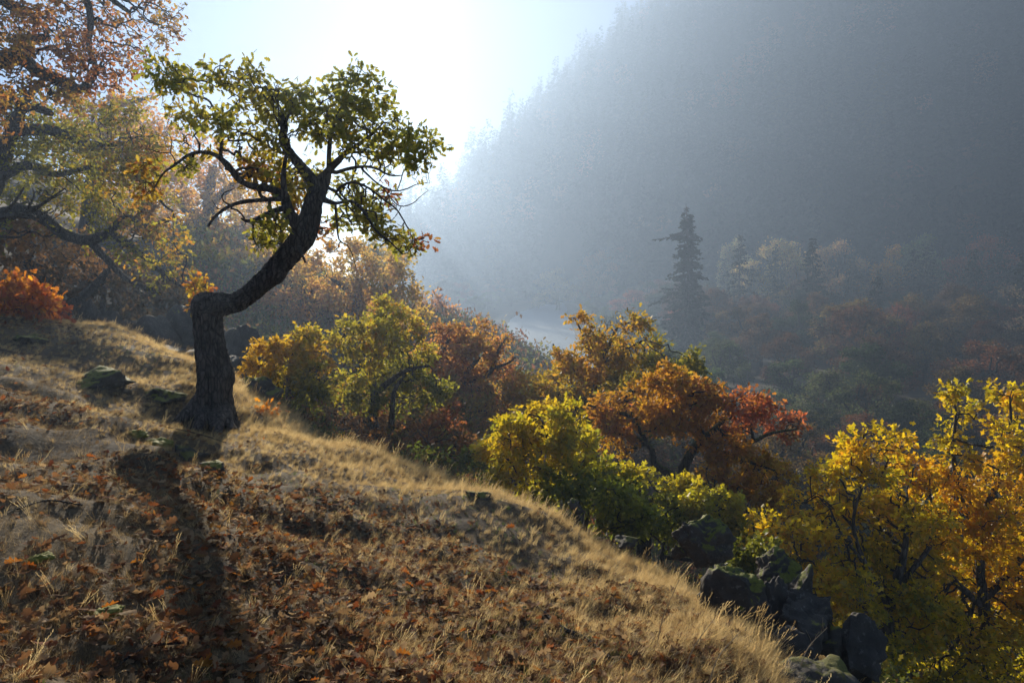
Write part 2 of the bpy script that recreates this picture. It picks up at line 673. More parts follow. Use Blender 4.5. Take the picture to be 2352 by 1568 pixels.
def skeleton(paths, att, step, kill, maxn, seed, wob=0.35, droop=0.0, tip=0.0048, pipe=2.3):
    """paths: list of (n,4); returns node data and per-path node index lists"""
    r = np.random.RandomState(seed)
    pos, par, rad, owner, lists = [], [], [], [], []
    for k, p in enumerate(paths):
        q = resample(p, step)
        if k == 0:
            prev = -1
        else:
            A = np.array(pos)
            prev = int(np.linalg.norm(A - q[0, :3], axis=1).argmin())
        ids = [] if k == 0 else [prev]
        for row in q:
            pos.append(row[:3])
            par.append(prev)
            rad.append(row[3])
            owner.append(k)
            prev = len(pos) - 1
            ids.append(prev)
        lists.append(ids)
    n0 = len(pos)
    pos, par = colonize(np.array(pos), par, att, step, kill, maxn, r, wob, droop)
    n = len(pos)
    R = np.zeros(n)
    R[:n0] = rad
    kids = [[] for _ in range(n)]
    for i in range(n):
        if par[i] >= 0:
            kids[par[i]].append(i)
    acc = np.zeros(n)
    hgt = np.zeros(n, int)
    for i in range(n - 1, -1, -1):
        if i >= n0:
            R[i] = (acc[i] + tip ** pipe) ** (1 / pipe)
        p = par[i]
        if p >= 0:
            acc[p] += R[i] ** pipe
            if i >= n0:
                hgt[p] = max(hgt[p], hgt[i] + 1)
    for i in range(n0, n):
        R[i] = min(R[i], 0.8 * R[par[i]]) if par[i] < n0 else min(R[i], R[par[i]])
        R[i] = max(R[i], tip * 0.7)
    # chains of grown twigs
    chains = []
    for i in range(n0, n):
        if par[i] < n0 or max(kids[par[i]], key=lambda c: R[c]) != i:
            ch = [par[i], i]
            while kids[ch[-1]]:
                ch.append(max(kids[ch[-1]], key=lambda c: R[c]))
            chains.append(ch)
    return pos, R, n0, hgt, lists, chains


def make_tree(name, label, D, paths, blobs, pal, seed, n_att=500, n_leaf=8000, leaf=0.1, lod=1, step=0.16, depth=1.0,
              maxn=2600, wob=0.4, bark=None, group=None, cat='tree', hero=False, split=0, tnoise=0.5, droop=0.0, root=True,
              spread=0.55, tscale=1.0, crown_name='crown', gapth=-0.12, jit=0.16):
    r = np.random.RandomState(seed)
    bark = bark or M_BARK
    n_leaf, n_att, maxn = int(n_leaf * 1.75), int(n_att * 1.35), int(maxn * 1.15)
    leaf *= 1.12
    px = PX * D
    P3 = []
    for k, path in enumerate(paths):
        q = []
        for pt in path:
            dz = pt[3] if len(pt) > 3 else 0.0
            p = P(pt[0], pt[1], D + dz)
            q.append((*p, max(0.003, pt[2] * px)))
        P3.append(q)
    base = P3[0][0]
    g = gz(base[0], base[1]) - 0.12
    if root and base[2] > g + 0.25:
        dx = (base[0] - P3[0][1][0]) * 0.2
        P3[0].insert(0, (base[0] + dx, base[1], g, base[3] * 1.35))
    base = np.array(P3[0][0][:3])
    bl = np.array([b[:4] for b in blobs], float)
    bt = np.array([b[4] if len(b) > 4 else 0.5 for b in blobs])
    bd = np.array([b[5] if len(b) > 5 else r.uniform(-depth, depth) for b in blobs])
    w = bl[:, 2] * bl[:, 3]
    bi = r.choice(len(bl), n_att, p=w / w.sum())
    s = r.normal(size=(n_att, 3))
    s /= np.linalg.norm(s, axis=1, keepdims=True)
    s *= r.uniform(0, 1, (n_att, 1)) ** (1 / 2.4)
    att = np.array([P(bl[b, 0] + bl[b, 2] * q[0], bl[b, 1] + bl[b, 3] * q[1], D + bd[b] + q[2] * px * 0.5 * (bl[b, 2] + bl[b, 3]))
                    for b, q in zip(bi, s)])
    att = att + r.normal(size=att.shape) * (jit * px * 0.5 * (bl[bi, 2] + bl[bi, 3]))[:, None]
    pos, R, n0, hgt, lists, chains = skeleton(P3, att, step, step * 1.1, maxn, seed, wob, droop)
    t = empty(name, base, label, cat, group)
    inv = base

    def add(nm, parts, m, smooth=True, parent=t):
        v, q = join(parts)
        if len(v) == 0:
            return None
        return link(nm, new_mesh(nm, v - inv, Q=q, smooth=smooth), m, parent)
    for k, ids in enumerate(lists):
        p, rr = pos[ids].copy(), R[ids].copy()
        if k > 0:
            rr[0] = min(rr[0], rr[1] * 1.15)
        big = rr.max() / px
        if hero and k == 0:
            q = resample(np.column_stack([p, rr]), 0.03)
            q[:, 3] *= 0.83
            tv, tq = hero_trunk(q)
            add('trunk', [(tv, tq)], bark)
        else:
            if k == 0 or len(p) > 3:
                q = resample(np.column_stack([p, rr]), max(step * 0.5, 0.06))
            else:
                q = np.column_stack([p, rr])
            sides = 14 if big > 8 else (8 if big > 3 else 6)
            add('trunk' if k == 0 else 'branch', [tube(q[:, :3], q[:, 3], sides, 0.16, seed + k)], bark)
    parts = []
    for ch in chains:
        rr = R[ch].copy()
        rr[0] = min(rr[0], rr[1])
        parts.append(tube(pos[ch], rr, 5 if rr[1] / px > 2 else 3))
    tw = add('twigs', parts, bark if hero else M_TWIG)
    if tw:
        tag(tw, kind='stuff')
    # leaves
    cand = np.nonzero((np.arange(len(pos)) >= n0) & (hgt <= 3))[0]
    if len(cand) and n_leaf:
        c = r.choice(cand, n_leaf)
        # only along the lit rim of the blob volumes: twigs outside any blob carry fewer leaves
        lp = pos[c] + r.normal(size=(n_leaf, 3)) * step * spread
        Pp = lp / lp[:, 1:2]
        cent = np.array([P(b[0], b[1], D + z) for b, z in zip(bl, bd)])
        rad = 0.5 * (bl[:, 2] + bl[:, 3]) * px
        dd = np.stack([np.linalg.norm(lp - cc, axis=1) / max(q, 1e-3) for cc, q in zip(cent, rad)], 1)
        nb = dd.argmin(1)
        gap = vnoise(lp / (26 * px) + seed) + 0.7 * vnoise(lp / (11 * px) + seed)
        keep = (gap > gapth) & ((dd.min(1) < 1.5) | (r.uniform(size=n_leaf) < 0.2))
        lp, nb = lp[keep], nb[keep]
        nn = len(lp)
        tt = bt[nb] + tnoise * 0.6 * fbm(lp * (1.4 / tscale) + seed, 2) + tnoise * 0.35 * r.normal(size=nn) + tnoise * 0.3 * gap[keep]
        col = pal_eval(pal, tt) * r.uniform(0.7, 1.25, (nn, 1))
        dirs = (lp - cent[nb]) / rad[nb][:, None] * 0.6 + r.normal(size=(nn, 3)) * 0.7
        dirs[:, 2] -= 0.25
        if split:
            # the leaves nearest the viewer are objects of their own
            o = np.argsort(lp[:, 1] + r.normal(size=nn) * 0.25)
            o = np.concatenate([o[:split * 3:3], np.setdiff1d(np.arange(nn), o[:split * 3:3])])
            lp, col, dirs = lp[o], col[o], dirs[o]
        V, T, C, Rm, S = spread_leaves(lp, dirs, leaf, lod, r, col)
        nv, ntr = len(LEAF[lod][0]), len(LEAF[lod][1])
        if split:
            for k in range(split):
                v = V[k * nv:(k + 1) * nv] - lp[k]
                o = link('leaf', new_mesh('leaf', v, T=LEAF[lod][1], col=C[k * nv:(k + 1) * nv]), M_LEAF, t)
                o.location = lp[k] - base
            V, C, T = V[split * nv:], C[split * nv:], T[split * ntr:] - split * nv
        cr = link(crown_name, new_mesh(crown_name, V - inv, T=T, col=C), M_LEAF, t)
        tag(cr, kind='stuff')
    return t


def hero_trunk(q):
    """the leaning trunk: ridged bark, burl, knot"""
    n, sides = len(q), 84
    p, rad = q[:, :3], q[:, 3]
    v, qd = tube(p, rad, sides)
    v = v.reshape(n, sides, 3)
    L = np.concatenate([[0], np.cumsum(np.linalg.norm(np.diff(p, axis=0), axis=1))])
    ang = np.arange(sides) / sides * 2 * np.pi
    A, LL = np.meshgrid(ang, L)
    Rr = rad[:, None]
    nn = np.stack([np.cos(A) * 2.6, np.sin(A) * 2.6, LL * 3.0], -1)
    lump = fbm(nn * 0.6 + 3, 2) * 0.10
    ridge = 1 - np.abs(fbm(np.stack([np.cos(A) * 8.5, np.sin(A) * 8.5, LL * 5.0], -1) + 9, 2)) * 1.6
    fine = fbm(np.stack([np.cos(A) * 17, np.sin(A) * 17, LL * 13.0], -1) + 2, 2)
    off = v - p[:, None]
    off = off / (np.linalg.norm(off, axis=2, keepdims=True) + 1e-9)
    disp = Rr * lump + 0.03 * ridge + 0.012 * fine - 0.02

    def bump(c, s, h):
        return h * np.exp(-((v - c) ** 2).sum(-1) / (2 * s * s))
    D0 = HERO_D
    def c3(x, y, d=0.0):
        return P((380 + x / 2.614) * 0.9408, (480 + y / 2.614) * 0.9408, D0 + d)
    disp = disp + bump(c3(495, 1130), 0.10, 0.05) + bump(c3(300, 680), 0.12, 0.09) + bump(c3(790, 520), 0.06, 0.04)
    k = c3(437, 1180, -0.2)
    dk = np.linalg.norm(v - k, axis=2)
    disp = disp + 0.028 * np.exp(-((dk - 0.085) / 0.025) ** 2) - 0.05 * np.exp(-(dk / 0.055) ** 2)
    k = c3(320, 1320, -0.25)
    dk = np.linalg.norm((v - k) * np.array([1.6, 1, 0.8]), axis=2)
    disp = disp + 0.03 * np.exp(-((dk - 0.11) / 0.035) ** 2) - 0.06 * np.exp(-(dk / 0.07) ** 2)
    v = v + off * disp[..., None]
    # flaring buttresses at the foot
    foot = np.exp(-np.clip(L - 0.25, 0, None) / 0.25)[:, None]
    but = (0.5 + 0.5 * np.cos(A * 5 + 1.0)) * foot
    v = v + off * (Rr * 0.4 * but)[..., None]
    return v.reshape(-1, 3), qd


def c2(x, y, r=None, dz=0.0):
    """measured on an enlargement of the big oak's crown"""
    s = 0.9408 / 2.851
    return ((320 + x / 2.851) * 0.9408, (130 + y / 2.851) * 0.9408) + (() if r is None else (r * s * 0.82, dz))


def c3(x, y, r, dz=0.0):
    s = 0.9408 / 2.614
    return ((380 + x / 2.614) * 0.9408, (480 + y / 2.614) * 0.9408, r * s, dz)


# palettes (linear base colours)
GREEN, OLIVE = (0.075, 0.105, 0.012), (0.15, 0.15, 0.018)
YGREEN, YELLOW, GOLD = (0.24, 0.23, 0.015), (0.42, 0.29, 0.015), (0.46, 0.23, 0.02)
ORANGE, RUST, RED, BROWN = (0.42, 0.13, 0.015), (0.26, 0.09, 0.025), (0.42, 0.07, 0.025), (0.13, 0.065, 0.028)

# ------------------------------------------------------------------ the leaning oak
HERO_D = 9.0
hero_paths = [
    [c3(345, 1470, 165), c3(350, 1400, 140), c3(362, 1310, 122), c3(370, 1200, 122), c3(368, 1110, 120), c3(352, 1000, 112), c3(338, 900, 103),
     c3(334, 800, 97), c3(345, 725, 96), c3(408, 692, 84), c3(500, 680, 70), c3(600, 622, 70), c3(700, 530, 74), c3(800, 430, 76),
     c3(890, 320, 78), c3(955, 225, 84), c2(1270, 1030, 84), c2(1278, 930, 62, .1), c2(1235, 850, 50, .1), c2(1165, 770, 42, .1), c2(1095, 680, 39, .1), c2(1060, 600, 34, .1),
     c2(1062, 500, 30, .1), c2(1045, 420, 16, .1)],
    [c2(1062, 520, 16, .1), c2(1100, 420, 10, .2), c2(1130, 330, 7, .3), c2(1180, 260, 4, .3)],
    [c2(1060, 540, 12, .1), c2(1000, 430, 8, 0), c2(985, 320, 6, -.1), c2(1010, 240, 4, -.1)],
    # left fork
    [c3(955, 225, 60), c2(1120, 1150, 52, -.1), c2(1085, 1060, 42, -.2), c2(1065, 950, 28, -.3), c2(1062, 840, 20, -.3), c2(1075, 740, 15, -.35), c2(1100, 600, 9, -.4)],
    # long left limb
    [c2(1075, 1000, 34, -.2), c2(990, 950, 30, -.1), c2(870, 930, 27, .1), c2(760, 890, 25, .2), c2(685, 795, 27, .2), c2(620, 730, 22, .2), c2(550, 695, 15, .2), c2(460, 690, 15, .1),
     c2(380, 720, 12, 0), c2(310, 775, 11, -.1), c2(225, 835, 8, -.1), c2(165, 930, 5, -.2)],
    [c2(622, 735, 18, .2), c2(632, 600, 13, .3), c2(642, 430, 11, .4), c2(570, 375, 9, .4), c2(530, 320, 10, .4), c2(440, 298, 8, .3), c2(370, 250, 6, .3), c2(290, 190, 4, .3)],
    [c2(642, 430, 9, .4), c2(700, 390, 7, .5), c2(752, 350, 6, .5), c2(760, 240, 5, .5)],
    [c2(465, 690, 9, .1), c2(480, 640, 9, .1), c2(440, 575, 6, .1)],
    # right main limbs
    [c2(1290, 930, 52, .1), c2(1340, 855, 36, .2), c2(1430, 760, 28, .3), c2(1500, 690, 23, .4), c2(1580, 640, 18, .5), c2(1680, 560, 12, .5), c2(1760, 480, 7, .5)],
    [c2(1340, 960, 30, -.1), c2(1375, 850, 22, -.1), c2(1378, 700, 19, 0), c2(1392, 560, 16, 0), c2(1440, 430, 10, 0), c2(1500, 300, 6, 0), c2(1570, 180, 4, 0)],
    [c2(1420, 830, 18, .2), c2(1580, 792, 13, .2), c2(1700, 800, 10, .1), c2(1800, 850, 8, .1), c2(1890, 850, 4, .1)],
    [c2(1500, 690, 12, .4), c2(1640, 690, 11, .5), c2(1800, 690, 9, .6), c2(1960, 680, 7, .6), c2(2080, 640, 4, .6)],
    [c2(1330, 1010, 30, -.2), c2(1420, 1045, 15, -.3), c2(1540, 1030, 12, -.4), c2(1640, 1130, 11, -.5), c2(1700, 1230, 9, -.6), c2(1800, 1310, 7, -.7), c2(1890, 1400, 5, -.8)],
    [c2(1420, 960, 13, .2), c2(1520, 900, 11, .3), c2(1640, 930, 10, .3), c2(1760, 1020, 8, .3), c2(1850, 1090, 7, .3), c2(1940, 1240, 5, .2)],
    # bare grey branches
    [c2(1600, 800, 9, .1), c2(1720, 910, 7, 0), c2(1830, 958, 6, 0), c2(1930, 940, 5, -.1), c2(1990, 910, 3.5, -.1), c2(2080, 905, 2, -.1)],
    [c2(1850, 960, 5, 0), c2(1880, 880, 5, 0), c2(1890, 830, 3, 0)],
    [c2(1750, 930, 5, 0), c2(1860, 1060, 5, -.1), c2(1960, 1045, 4, -.1), c2(2010, 1000, 3, -.2), c2(2070, 955, 2, -.2)],
    [c2(1070, 1010, 24, -.3), c2(940, 1020, 17, -.4), c2(800, 1032, 16, -.5), c2(690, 1062, 14, -.5), c2(590, 1130, 11, -.6), c2(535, 1205, 9, -.6)],
    [c2(1080, 1070, 24, -.3), c2(940, 1120, 18, -.4), c2(850, 1166, 16, -.5), c2(788, 1165, 14, -.5), c2(765, 1150, 6, -.5)],
    [c2(700, 1060, 7, -.5), c2(640, 1030, 6, -.5), c2(635, 980, 5, -.5), c2(720, 940, 3, -.5)],
    [c2(690, 1080, 7, -.5), c2(745, 1095, 7, -.6), c2(790, 1150, 6, -.6)],
    [c2(640, 1090, 5, -.5), c2(600, 1080, 4, -.5), c2(560, 1015, 2, -.5)],
    [c2(310, 770, 6, -.1), c2(280, 700, 5, -.1), c2(190, 690, 4, -.1), c2(110, 660, 2, -.1)],
    [c2(268, 700, 4, -.1), c2(285, 620, 4, -.1), c2(262, 560, 2, -.1)],
    [c2(1430, 1160, 9, -.3), c2(1448, 1300, 6, -.4), c2(1500, 1330, 5, -.4), c2(1540, 1400, 4, -.4), c2(1565, 1490, 2, -.4)],
    [c2(1450, 1300, 5, -.4), c2(1440, 1360, 4, -.4), c2(1380, 1390, 2, -.4)],
    [c2(1180, 1380, 14, -.3), c2(1195, 1410, 9, -.35), c2(1215, 1460, 8, -.35)],
    # roots
    [c3(330, 1290, 80), c3(240, 1370, 60, -.2), c3(150, 1430, 38, -.3), c3(80, 1480, 16, -.4)],
    [c3(410, 1330, 60), c3(450, 1430, 45, -.2), c3(500, 1490, 20, -.3)],
    [c3(330, 1340, 70), c3(300, 1440, 52, -.35), c3(250, 1500, 24, -.5)],
    [c3(400, 1340, 60), c3(390, 1450, 46, -.4), c3(400, 1530, 18, -.6)],
]
hb = [(230, 150, 120, 100), (300, 215, 100, 55), (430, 190, 80, 70), (600, 120, 100, 60), (690, 180, 100, 80), (840, 190, 80, 85), (700, 290, 70, 70), (860, 350, 70, 45),
      (345, 430, 85, 75), (480, 450, 85, 65), (620, 490, 80, 70), (720, 440, 60, 60), (715, 550, 45, 35),
      (1000, 260, 95, 75), (1120, 280, 95, 75), (1220, 300, 75, 80), (1020, 400, 90, 80), (1130, 390, 80, 60), (1230, 400, 80, 70), (1225, 500, 60, 60), (1290, 590, 50, 60), (900, 510, 95, 65), (950, 600, 95, 70), (820, 660, 110, 65),
      (850, 800, 120, 100, .8), (900, 890, 120, 75, .7), (1000, 780, 65, 80),
      (1480, 170, 80, 55), (1600, 160, 100, 65), (1700, 200, 65, 55), (1400, 330, 110, 85), (1550, 310, 130, 95), (1700, 340, 90, 80), (1350, 440, 150, 85), (1550, 450, 150, 90),
      (1730, 460, 110, 85), (1850, 550, 110, 75), (1990, 570, 105, 65), (2120, 625, 75, 50), (1850, 690, 150, 75), (1980, 760, 105, 65), (2040, 690, 60, 50), (1750, 600, 120, 80),
      (1440, 560, 120, 50), (1150, 960, 140, 85, .7), (1110, 880, 90, 75), (1260, 820, 60, 55), (1500, 930, 130, 80), (1600, 1000, 120, 75), (1660, 1080, 140, 65), (1500, 1160, 110, 50),
      (1690, 1180, 95, 65), (1820, 1270, 85, 65), (1930, 1340, 85, 80), (2030, 1300, 70, 55, 1.0), (1600, 640, 90, 60),
      (980, 1180, 90, 65), (960, 1280, 95, 75), (1040, 1240, 65, 80), (880, 1340, 55, 35), (1340, 1240, 45, 55, 1.0),
      (400, 640, 60, 50, .7), (540, 660, 70, 50, .6), (100, 790, 75, 55, .8), (170, 830, 85, 55), (110, 950, 65, 55, .8), (380, 800, 65, 65), (440, 800, 45, 45), (1740, 880, 50, 40, 1.3), (1790, 980, 40, 50, 1.2)]
hero_blobs = []
for b in hb:
    x, y = c2(b[0], b[1])
    s = 0.9408 / 2.851
    hero_blobs.append((x, y, b[2] * s, b[3] * s, b[4] if len(b) > 4 else 0.4))
make_tree('leaning_oak', 'gnarled leaning oak with sharply bent trunk and green leaves, alone on the grassy slope', HERO_D, hero_paths, hero_blobs,
          [(0.17, 0.205, 0.03), (0.23, 0.25, 0.035), (0.29, 0.27, 0.035), (0.36, 0.29, 0.03), (0.34, 0.19, 0.025), RUST], 21, n_att=2300, n_leaf=6600, leaf=0.08, lod=0, step=0.075, depth=1.0, gapth=-0.32,
          maxn=6500, hero=True, split=290, tnoise=0.3, spread=0.75, wob=0.5, jit=0.22)

# ------------------------------------------------------------------ oaks at the left
make_tree('oak_tree', 'tall oak with rusty orange leaves overhanging the top left corner', 17.0,
          [[(-420, 980, 60), (-400, 700, 52), (-330, 430, 46), (-260, 260, 40), (-150, 190, 32)],
           [(-150, 190, 26), (-60, 150, 22), (30, 130, 18), (62, 95, 13), (110, 85, 8)],
           [(40, 125, 15), (90, 165, 14), (140, 185, 13), (185, 205, 9), (215, 180, 6)],
           [(-260, 260, 30), (-180, 90, 24), (-60, -20, 16), (20, 10, 12), (65, 28, 8)],
           [(-60, -20, 12), (80, -60, 9), (220, -20, 7), (300, 30, 4)],
           [(190, -30, 8), (208, 40, 7), (205, 110, 6), (225, 170, 4)],
           [(-60, 150, 14), (-20, 200, 12), (40, 235, 10), (120, 262, 6)]],
          [(60, 40, 120, 70, .5), (180, 60, 110, 80, .7), (300, 40, 90, 60, .5), (370, 60, 60, 50, .3), (140, 130, 110, 60, .7), (250, 140, 80, 50, .8), (320, 110, 60, 40, .4),
           (30, 170, 90, 70, .5), (120, 210, 80, 40, .5), (220, 190, 60, 30, .8), (40, 250, 80, 50, .3), (270, 180, 40, 30, .9), (-40, 60, 100, 80, .5), (400, 30, 40, 40, .3)],
          [(0.2, 0.16, 0.03), (0.34, 0.22, 0.04), (0.36, 0.18, 0.04), (0.3, 0.13, 0.04), (0.28, 0.10, 0.03)], 31, n_att=1000, n_leaf=7600, leaf=0.115, lod=1, step=0.17, depth=2.2, maxn=3600, spread=0.6, gapth=0.1)
make_tree('oak_tree', 'broad yellow-green oak at the left, a long dark limb sweeping right over the shade', 20.0,
          [[(-160, 900, 60), (-150, 760, 55), (-120, 620, 48), (-60, 530, 40)],
           [(-60, 530, 26), (20, 490, 17), (70, 487, 15), (110, 510, 13), (150, 540, 12), (205, 552, 12), (245, 540, 10), (280, 552, 9), (330, 588, 7), (390, 640, 4.5), (470, 690, 2)],
           [(205, 552, 9), (240, 590, 8), (290, 640, 6), (350, 665, 4)],
           [(-60, 530, 30), (-10, 400, 20), (30, 300, 14), (60, 230, 9), (110, 170, 5)],
           [(-20, 420, 13), (60, 380, 10), (130, 400, 7), (220, 380, 4)],
           [(245, 540, 9), (290, 500, 8), (330, 520, 6), (400, 500, 4)],
           [(30, 300, 14), (120, 300, 11), (200, 330, 8), (290, 330, 5)]],
          [(120, 270, 120, 70, .4), (230, 330, 110, 70, .5), (120, 360, 130, 70, .3), (40, 300, 110, 80, .1), (30, 420, 90, 60, .1), (200, 420, 120, 60, .5), (300, 400, 80, 60, .7), (330, 480, 80, 50, .6),
           (230, 490, 100, 45, .3), (120, 470, 70, 35, .3), (370, 540, 60, 40, .6), (300, 560, 60, 40, .4), (400, 600, 50, 35, .7), (345, 610, 50, 30, .6), (280, 260, 70, 40, .7), (350, 330, 60, 50, .8), (420, 560, 30, 25, .7), (-20, 520, 50, 40, .1)],
          [OLIVE, (0.2, 0.19, 0.016), YGREEN, (0.36, 0.25, 0.02), (0.38, 0.17, 0.02)], 32, n_att=1050, n_leaf=12000, leaf=0.115, lod=1, step=0.2, depth=2.4, maxn=3600, spread=0.6)
hazy = [(0.34, 0.27, 0.05), (0.48, 0.32, 0.06), (0.5, 0.28, 0.07), (0.46, 0.2, 0.06)]
make_tree('oak_tree', 'hazy peach-coloured oak behind the bare lower branches of the leaning oak', 55.0,
          [[(560, 900, 20), (505, 700, 18), (500, 560, 16), (480, 470, 13), (490, 380, 8)], [(500, 560, 12), (440, 500, 9), (400, 450, 6)], [(480, 470, 9), (540, 420, 7), (590, 380, 4)],
           [(500, 600, 9), (560, 560, 7), (620, 540, 4)]],
          [(330, 330, 90, 60, .6), (430, 370, 90, 70, .7), (520, 420, 80, 70, .6), (400, 450, 90, 60, .5), (560, 500, 80, 60, .5), (470, 520, 80, 50, .4), (300, 290, 80, 40, .7), (610, 570, 60, 50, .4), (480, 600, 70, 40, .3)],
          hazy, 33, n_att=700, n_leaf=9000, leaf=0.27, lod=2, step=0.5, depth=3, maxn=2400, spread=0.6, tscale=3)
make_tree('oak_tree', 'hazy orange oak with thin bare crown top against the bright sky at left', 40.0,
          [[(180, 720, 26), (200, 560, 22), (215, 420, 18), (235, 290, 12), (262, 245, 9), (300, 235, 6), (340, 225, 3)], [(235, 290, 8), (270, 275, 6), (320, 300, 3)], [(215, 420, 10), (290, 350, 8), (370, 320, 5)]],
          [(250, 250, 50, 25, .7), (310, 240, 50, 25, .7), (260, 310, 90, 40, .7), (180, 260, 70, 50, .6), (340, 360, 60, 40, .7), (250, 380, 90, 50, .5), (160, 330, 60, 50, .5)],
          hazy, 34, n_att=520, n_leaf=5200, leaf=0.22, lod=2, step=0.4, depth=2, maxn=1800, tscale=3)
make_tree('oak_tree', 'golden hazy oak crown right behind the bent elbow of the leaning oak', 42.0,
          [[(560, 860, 20), (540, 760, 18), (560, 680, 14), (590, 620, 9)], [(550, 720, 12), (500, 660, 9), (470, 600, 6)]],
          [(470, 600, 70, 40, .4), (560, 610, 70, 40, .4), (640, 620, 70, 40, .4), (510, 660, 70, 40, .5), (600, 680, 70, 45, .4), (670, 690, 60, 50, .5), (450, 640, 30, 30, .6)],
          hazy, 35, n_att=460, n_leaf=6000, leaf=0.22, lod=2, step=0.4, depth=2, maxn=1600, tscale=3)
make_tree('oak_tree', 'amber oak in haze with two dark upright stems, above the small yellow-green trees', 36.0,
          [[(800, 1000, 22), (810, 880, 19), (815, 760, 15), (822, 690, 12), (818, 640, 9)], [(815, 800, 15), (870, 730, 12), (895, 690, 9), (880, 650, 6)], [(822, 690, 7), (790, 660, 6), (760, 640, 3)], [(885, 700, 6), (930, 660, 5)],
           [(815, 780, 10), (740, 740, 8), (690, 700, 5)]],
          [(700, 640, 70, 45, .4), (780, 600, 90, 40, .4), (860, 610, 80, 45, .3), (910, 660, 60, 50, .3), (720, 700, 80, 45, .6), (830, 680, 90, 40, .4), (920, 720, 60, 40, .3), (680, 760, 70, 40, .8), (780, 760, 80, 40, .6), (650, 700, 50, 40, .9)],
          hazy, 36, n_att=700, n_leaf=10500, leaf=0.19, lod=2, step=0.34, depth=2, maxn=2400, tscale=3)
make_tree('oak_tree', 'pale green hazy oak between the amber oak and the river', 60.0,
          [[(900, 800, 12), (880, 640, 9), (860, 570, 5)]],
          [(840, 570, 60, 30, .1), (900, 590, 50, 30, .1), (860, 620, 60, 30, .2), (960, 700, 50, 30, .6), (1010, 720, 50, 30, .8)],
          hazy, 37, n_att=260, n_leaf=3000, leaf=0.32, lod=2, step=0.55, depth=2, maxn=900, tscale=3)
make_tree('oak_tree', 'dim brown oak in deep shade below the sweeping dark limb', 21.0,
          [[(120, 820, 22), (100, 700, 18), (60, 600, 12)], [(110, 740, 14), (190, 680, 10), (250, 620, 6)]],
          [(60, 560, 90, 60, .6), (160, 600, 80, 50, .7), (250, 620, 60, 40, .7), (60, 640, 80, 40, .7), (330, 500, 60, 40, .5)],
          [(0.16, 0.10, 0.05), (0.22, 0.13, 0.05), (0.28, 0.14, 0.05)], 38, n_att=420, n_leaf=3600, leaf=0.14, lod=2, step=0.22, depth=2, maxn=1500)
make_tree('oak_sapling', 'coral and yellow sapling spray left of the trunk elbow', 12.5,
          [[(500, 830, 3), (480, 760, 2.6), (460, 690, 2)], [(480, 750, 2), (490, 690, 1.5)]],
          [(450, 655, 22, 25, .2), (470, 690, 28, 22, .8), (445, 700, 20, 20, .4), (500, 705, 22, 12, .7)],
          [YGREEN, YELLOW, ORANGE, (0.45, 0.13, 0.03)], 39, n_att=90, n_leaf=430, leaf=0.085, lod=1, step=0.08, depth=0.1, maxn=220, cat='sapling')
make_tree('shrub', 'fiery orange oak shrub at the left edge of the slope', 12.0,
          [[(20, 830, 5), (30, 760, 4), (40, 690, 2)], [(30, 780, 3), (90, 720, 2)], [(25, 790, 3), (-30, 720, 2)]],
          [(30, 665, 50, 30, .5), (80, 690, 45, 30, .5), (120, 710, 32, 28, .8), (30, 715, 60, 35, .6), (20, 760, 40, 22, .5), (0, 790, 40, 20, .7), (70, 765, 30, 18, .7), (-20, 690, 40, 40, .5), (70, 740, 30, 15, .7)],
          [(0.56, 0.32, 0.012), (0.56, 0.25, 0.012), (0.52, 0.18, 0.015), (0.40, 0.09, 0.02)], 40, n_att=380, n_leaf=2000, leaf=0.115, lod=0, step=0.11, depth=0.4, maxn=900, cat='shrub', split=60)
make_tree('dead_branch_sapling', 'leafless grey sapling with thin bare twigs at the left edge below the yellow-green oak', 10.0,
          [[(-60, 640, 9), (-40, 560, 8), (0, 502, 6), (60, 490, 5), (110, 460, 3), (150, 432, 1.5)], [(0, 502, 4), (40, 455, 3), (55, 430, 1.5)], [(30, 496, 3), (80, 500, 2.5), (120, 478, 1)], [(60, 488, 3), (78, 450, 2), (75, 432, 1)],
           [(-20, 540, 4), (40, 545, 2.5), (70, 530, 1.2)]],
          [(60, 470, 60, 40, .5)], hazy, 41, n_att=40, n_leaf=0, step=0.08, maxn=60, cat='sapling')

# ------------------------------------------------------------------ trees below the brow, centre
make_tree('small_oak', 'small round yellow and green oak just right of the leaning trunk', 14.0,
          [[(660, 1000, 8), (662, 900, 7), (668, 830, 5), (690, 780, 3)], [(664, 900, 5), (620, 840, 4), (600, 810, 2)], [(664, 920, 5), (715, 870, 4), (740, 830, 2)]],
          [(690, 780, 35, 30, .7), (640, 810, 50, 30, .9), (600, 835, 45, 30, .8), (720, 830, 35, 35, .9), (670, 850, 70, 35, .6), (630, 890, 55, 30, .5), (720, 890, 60, 35, .3), (670, 930, 60, 30, .2), (745, 900, 35, 30, .4), (690, 960, 60, 25, .1)],
          [(0.12, 0.14, 0.015), (0.22, 0.21, 0.018), (0.33, 0.28, 0.018), (0.44, 0.33, 0.018), (0.46, 0.28, 0.02)], 51, n_att=620, n_leaf=7000, leaf=0.095, lod=1, step=0.13, depth=0.6, maxn=2000)
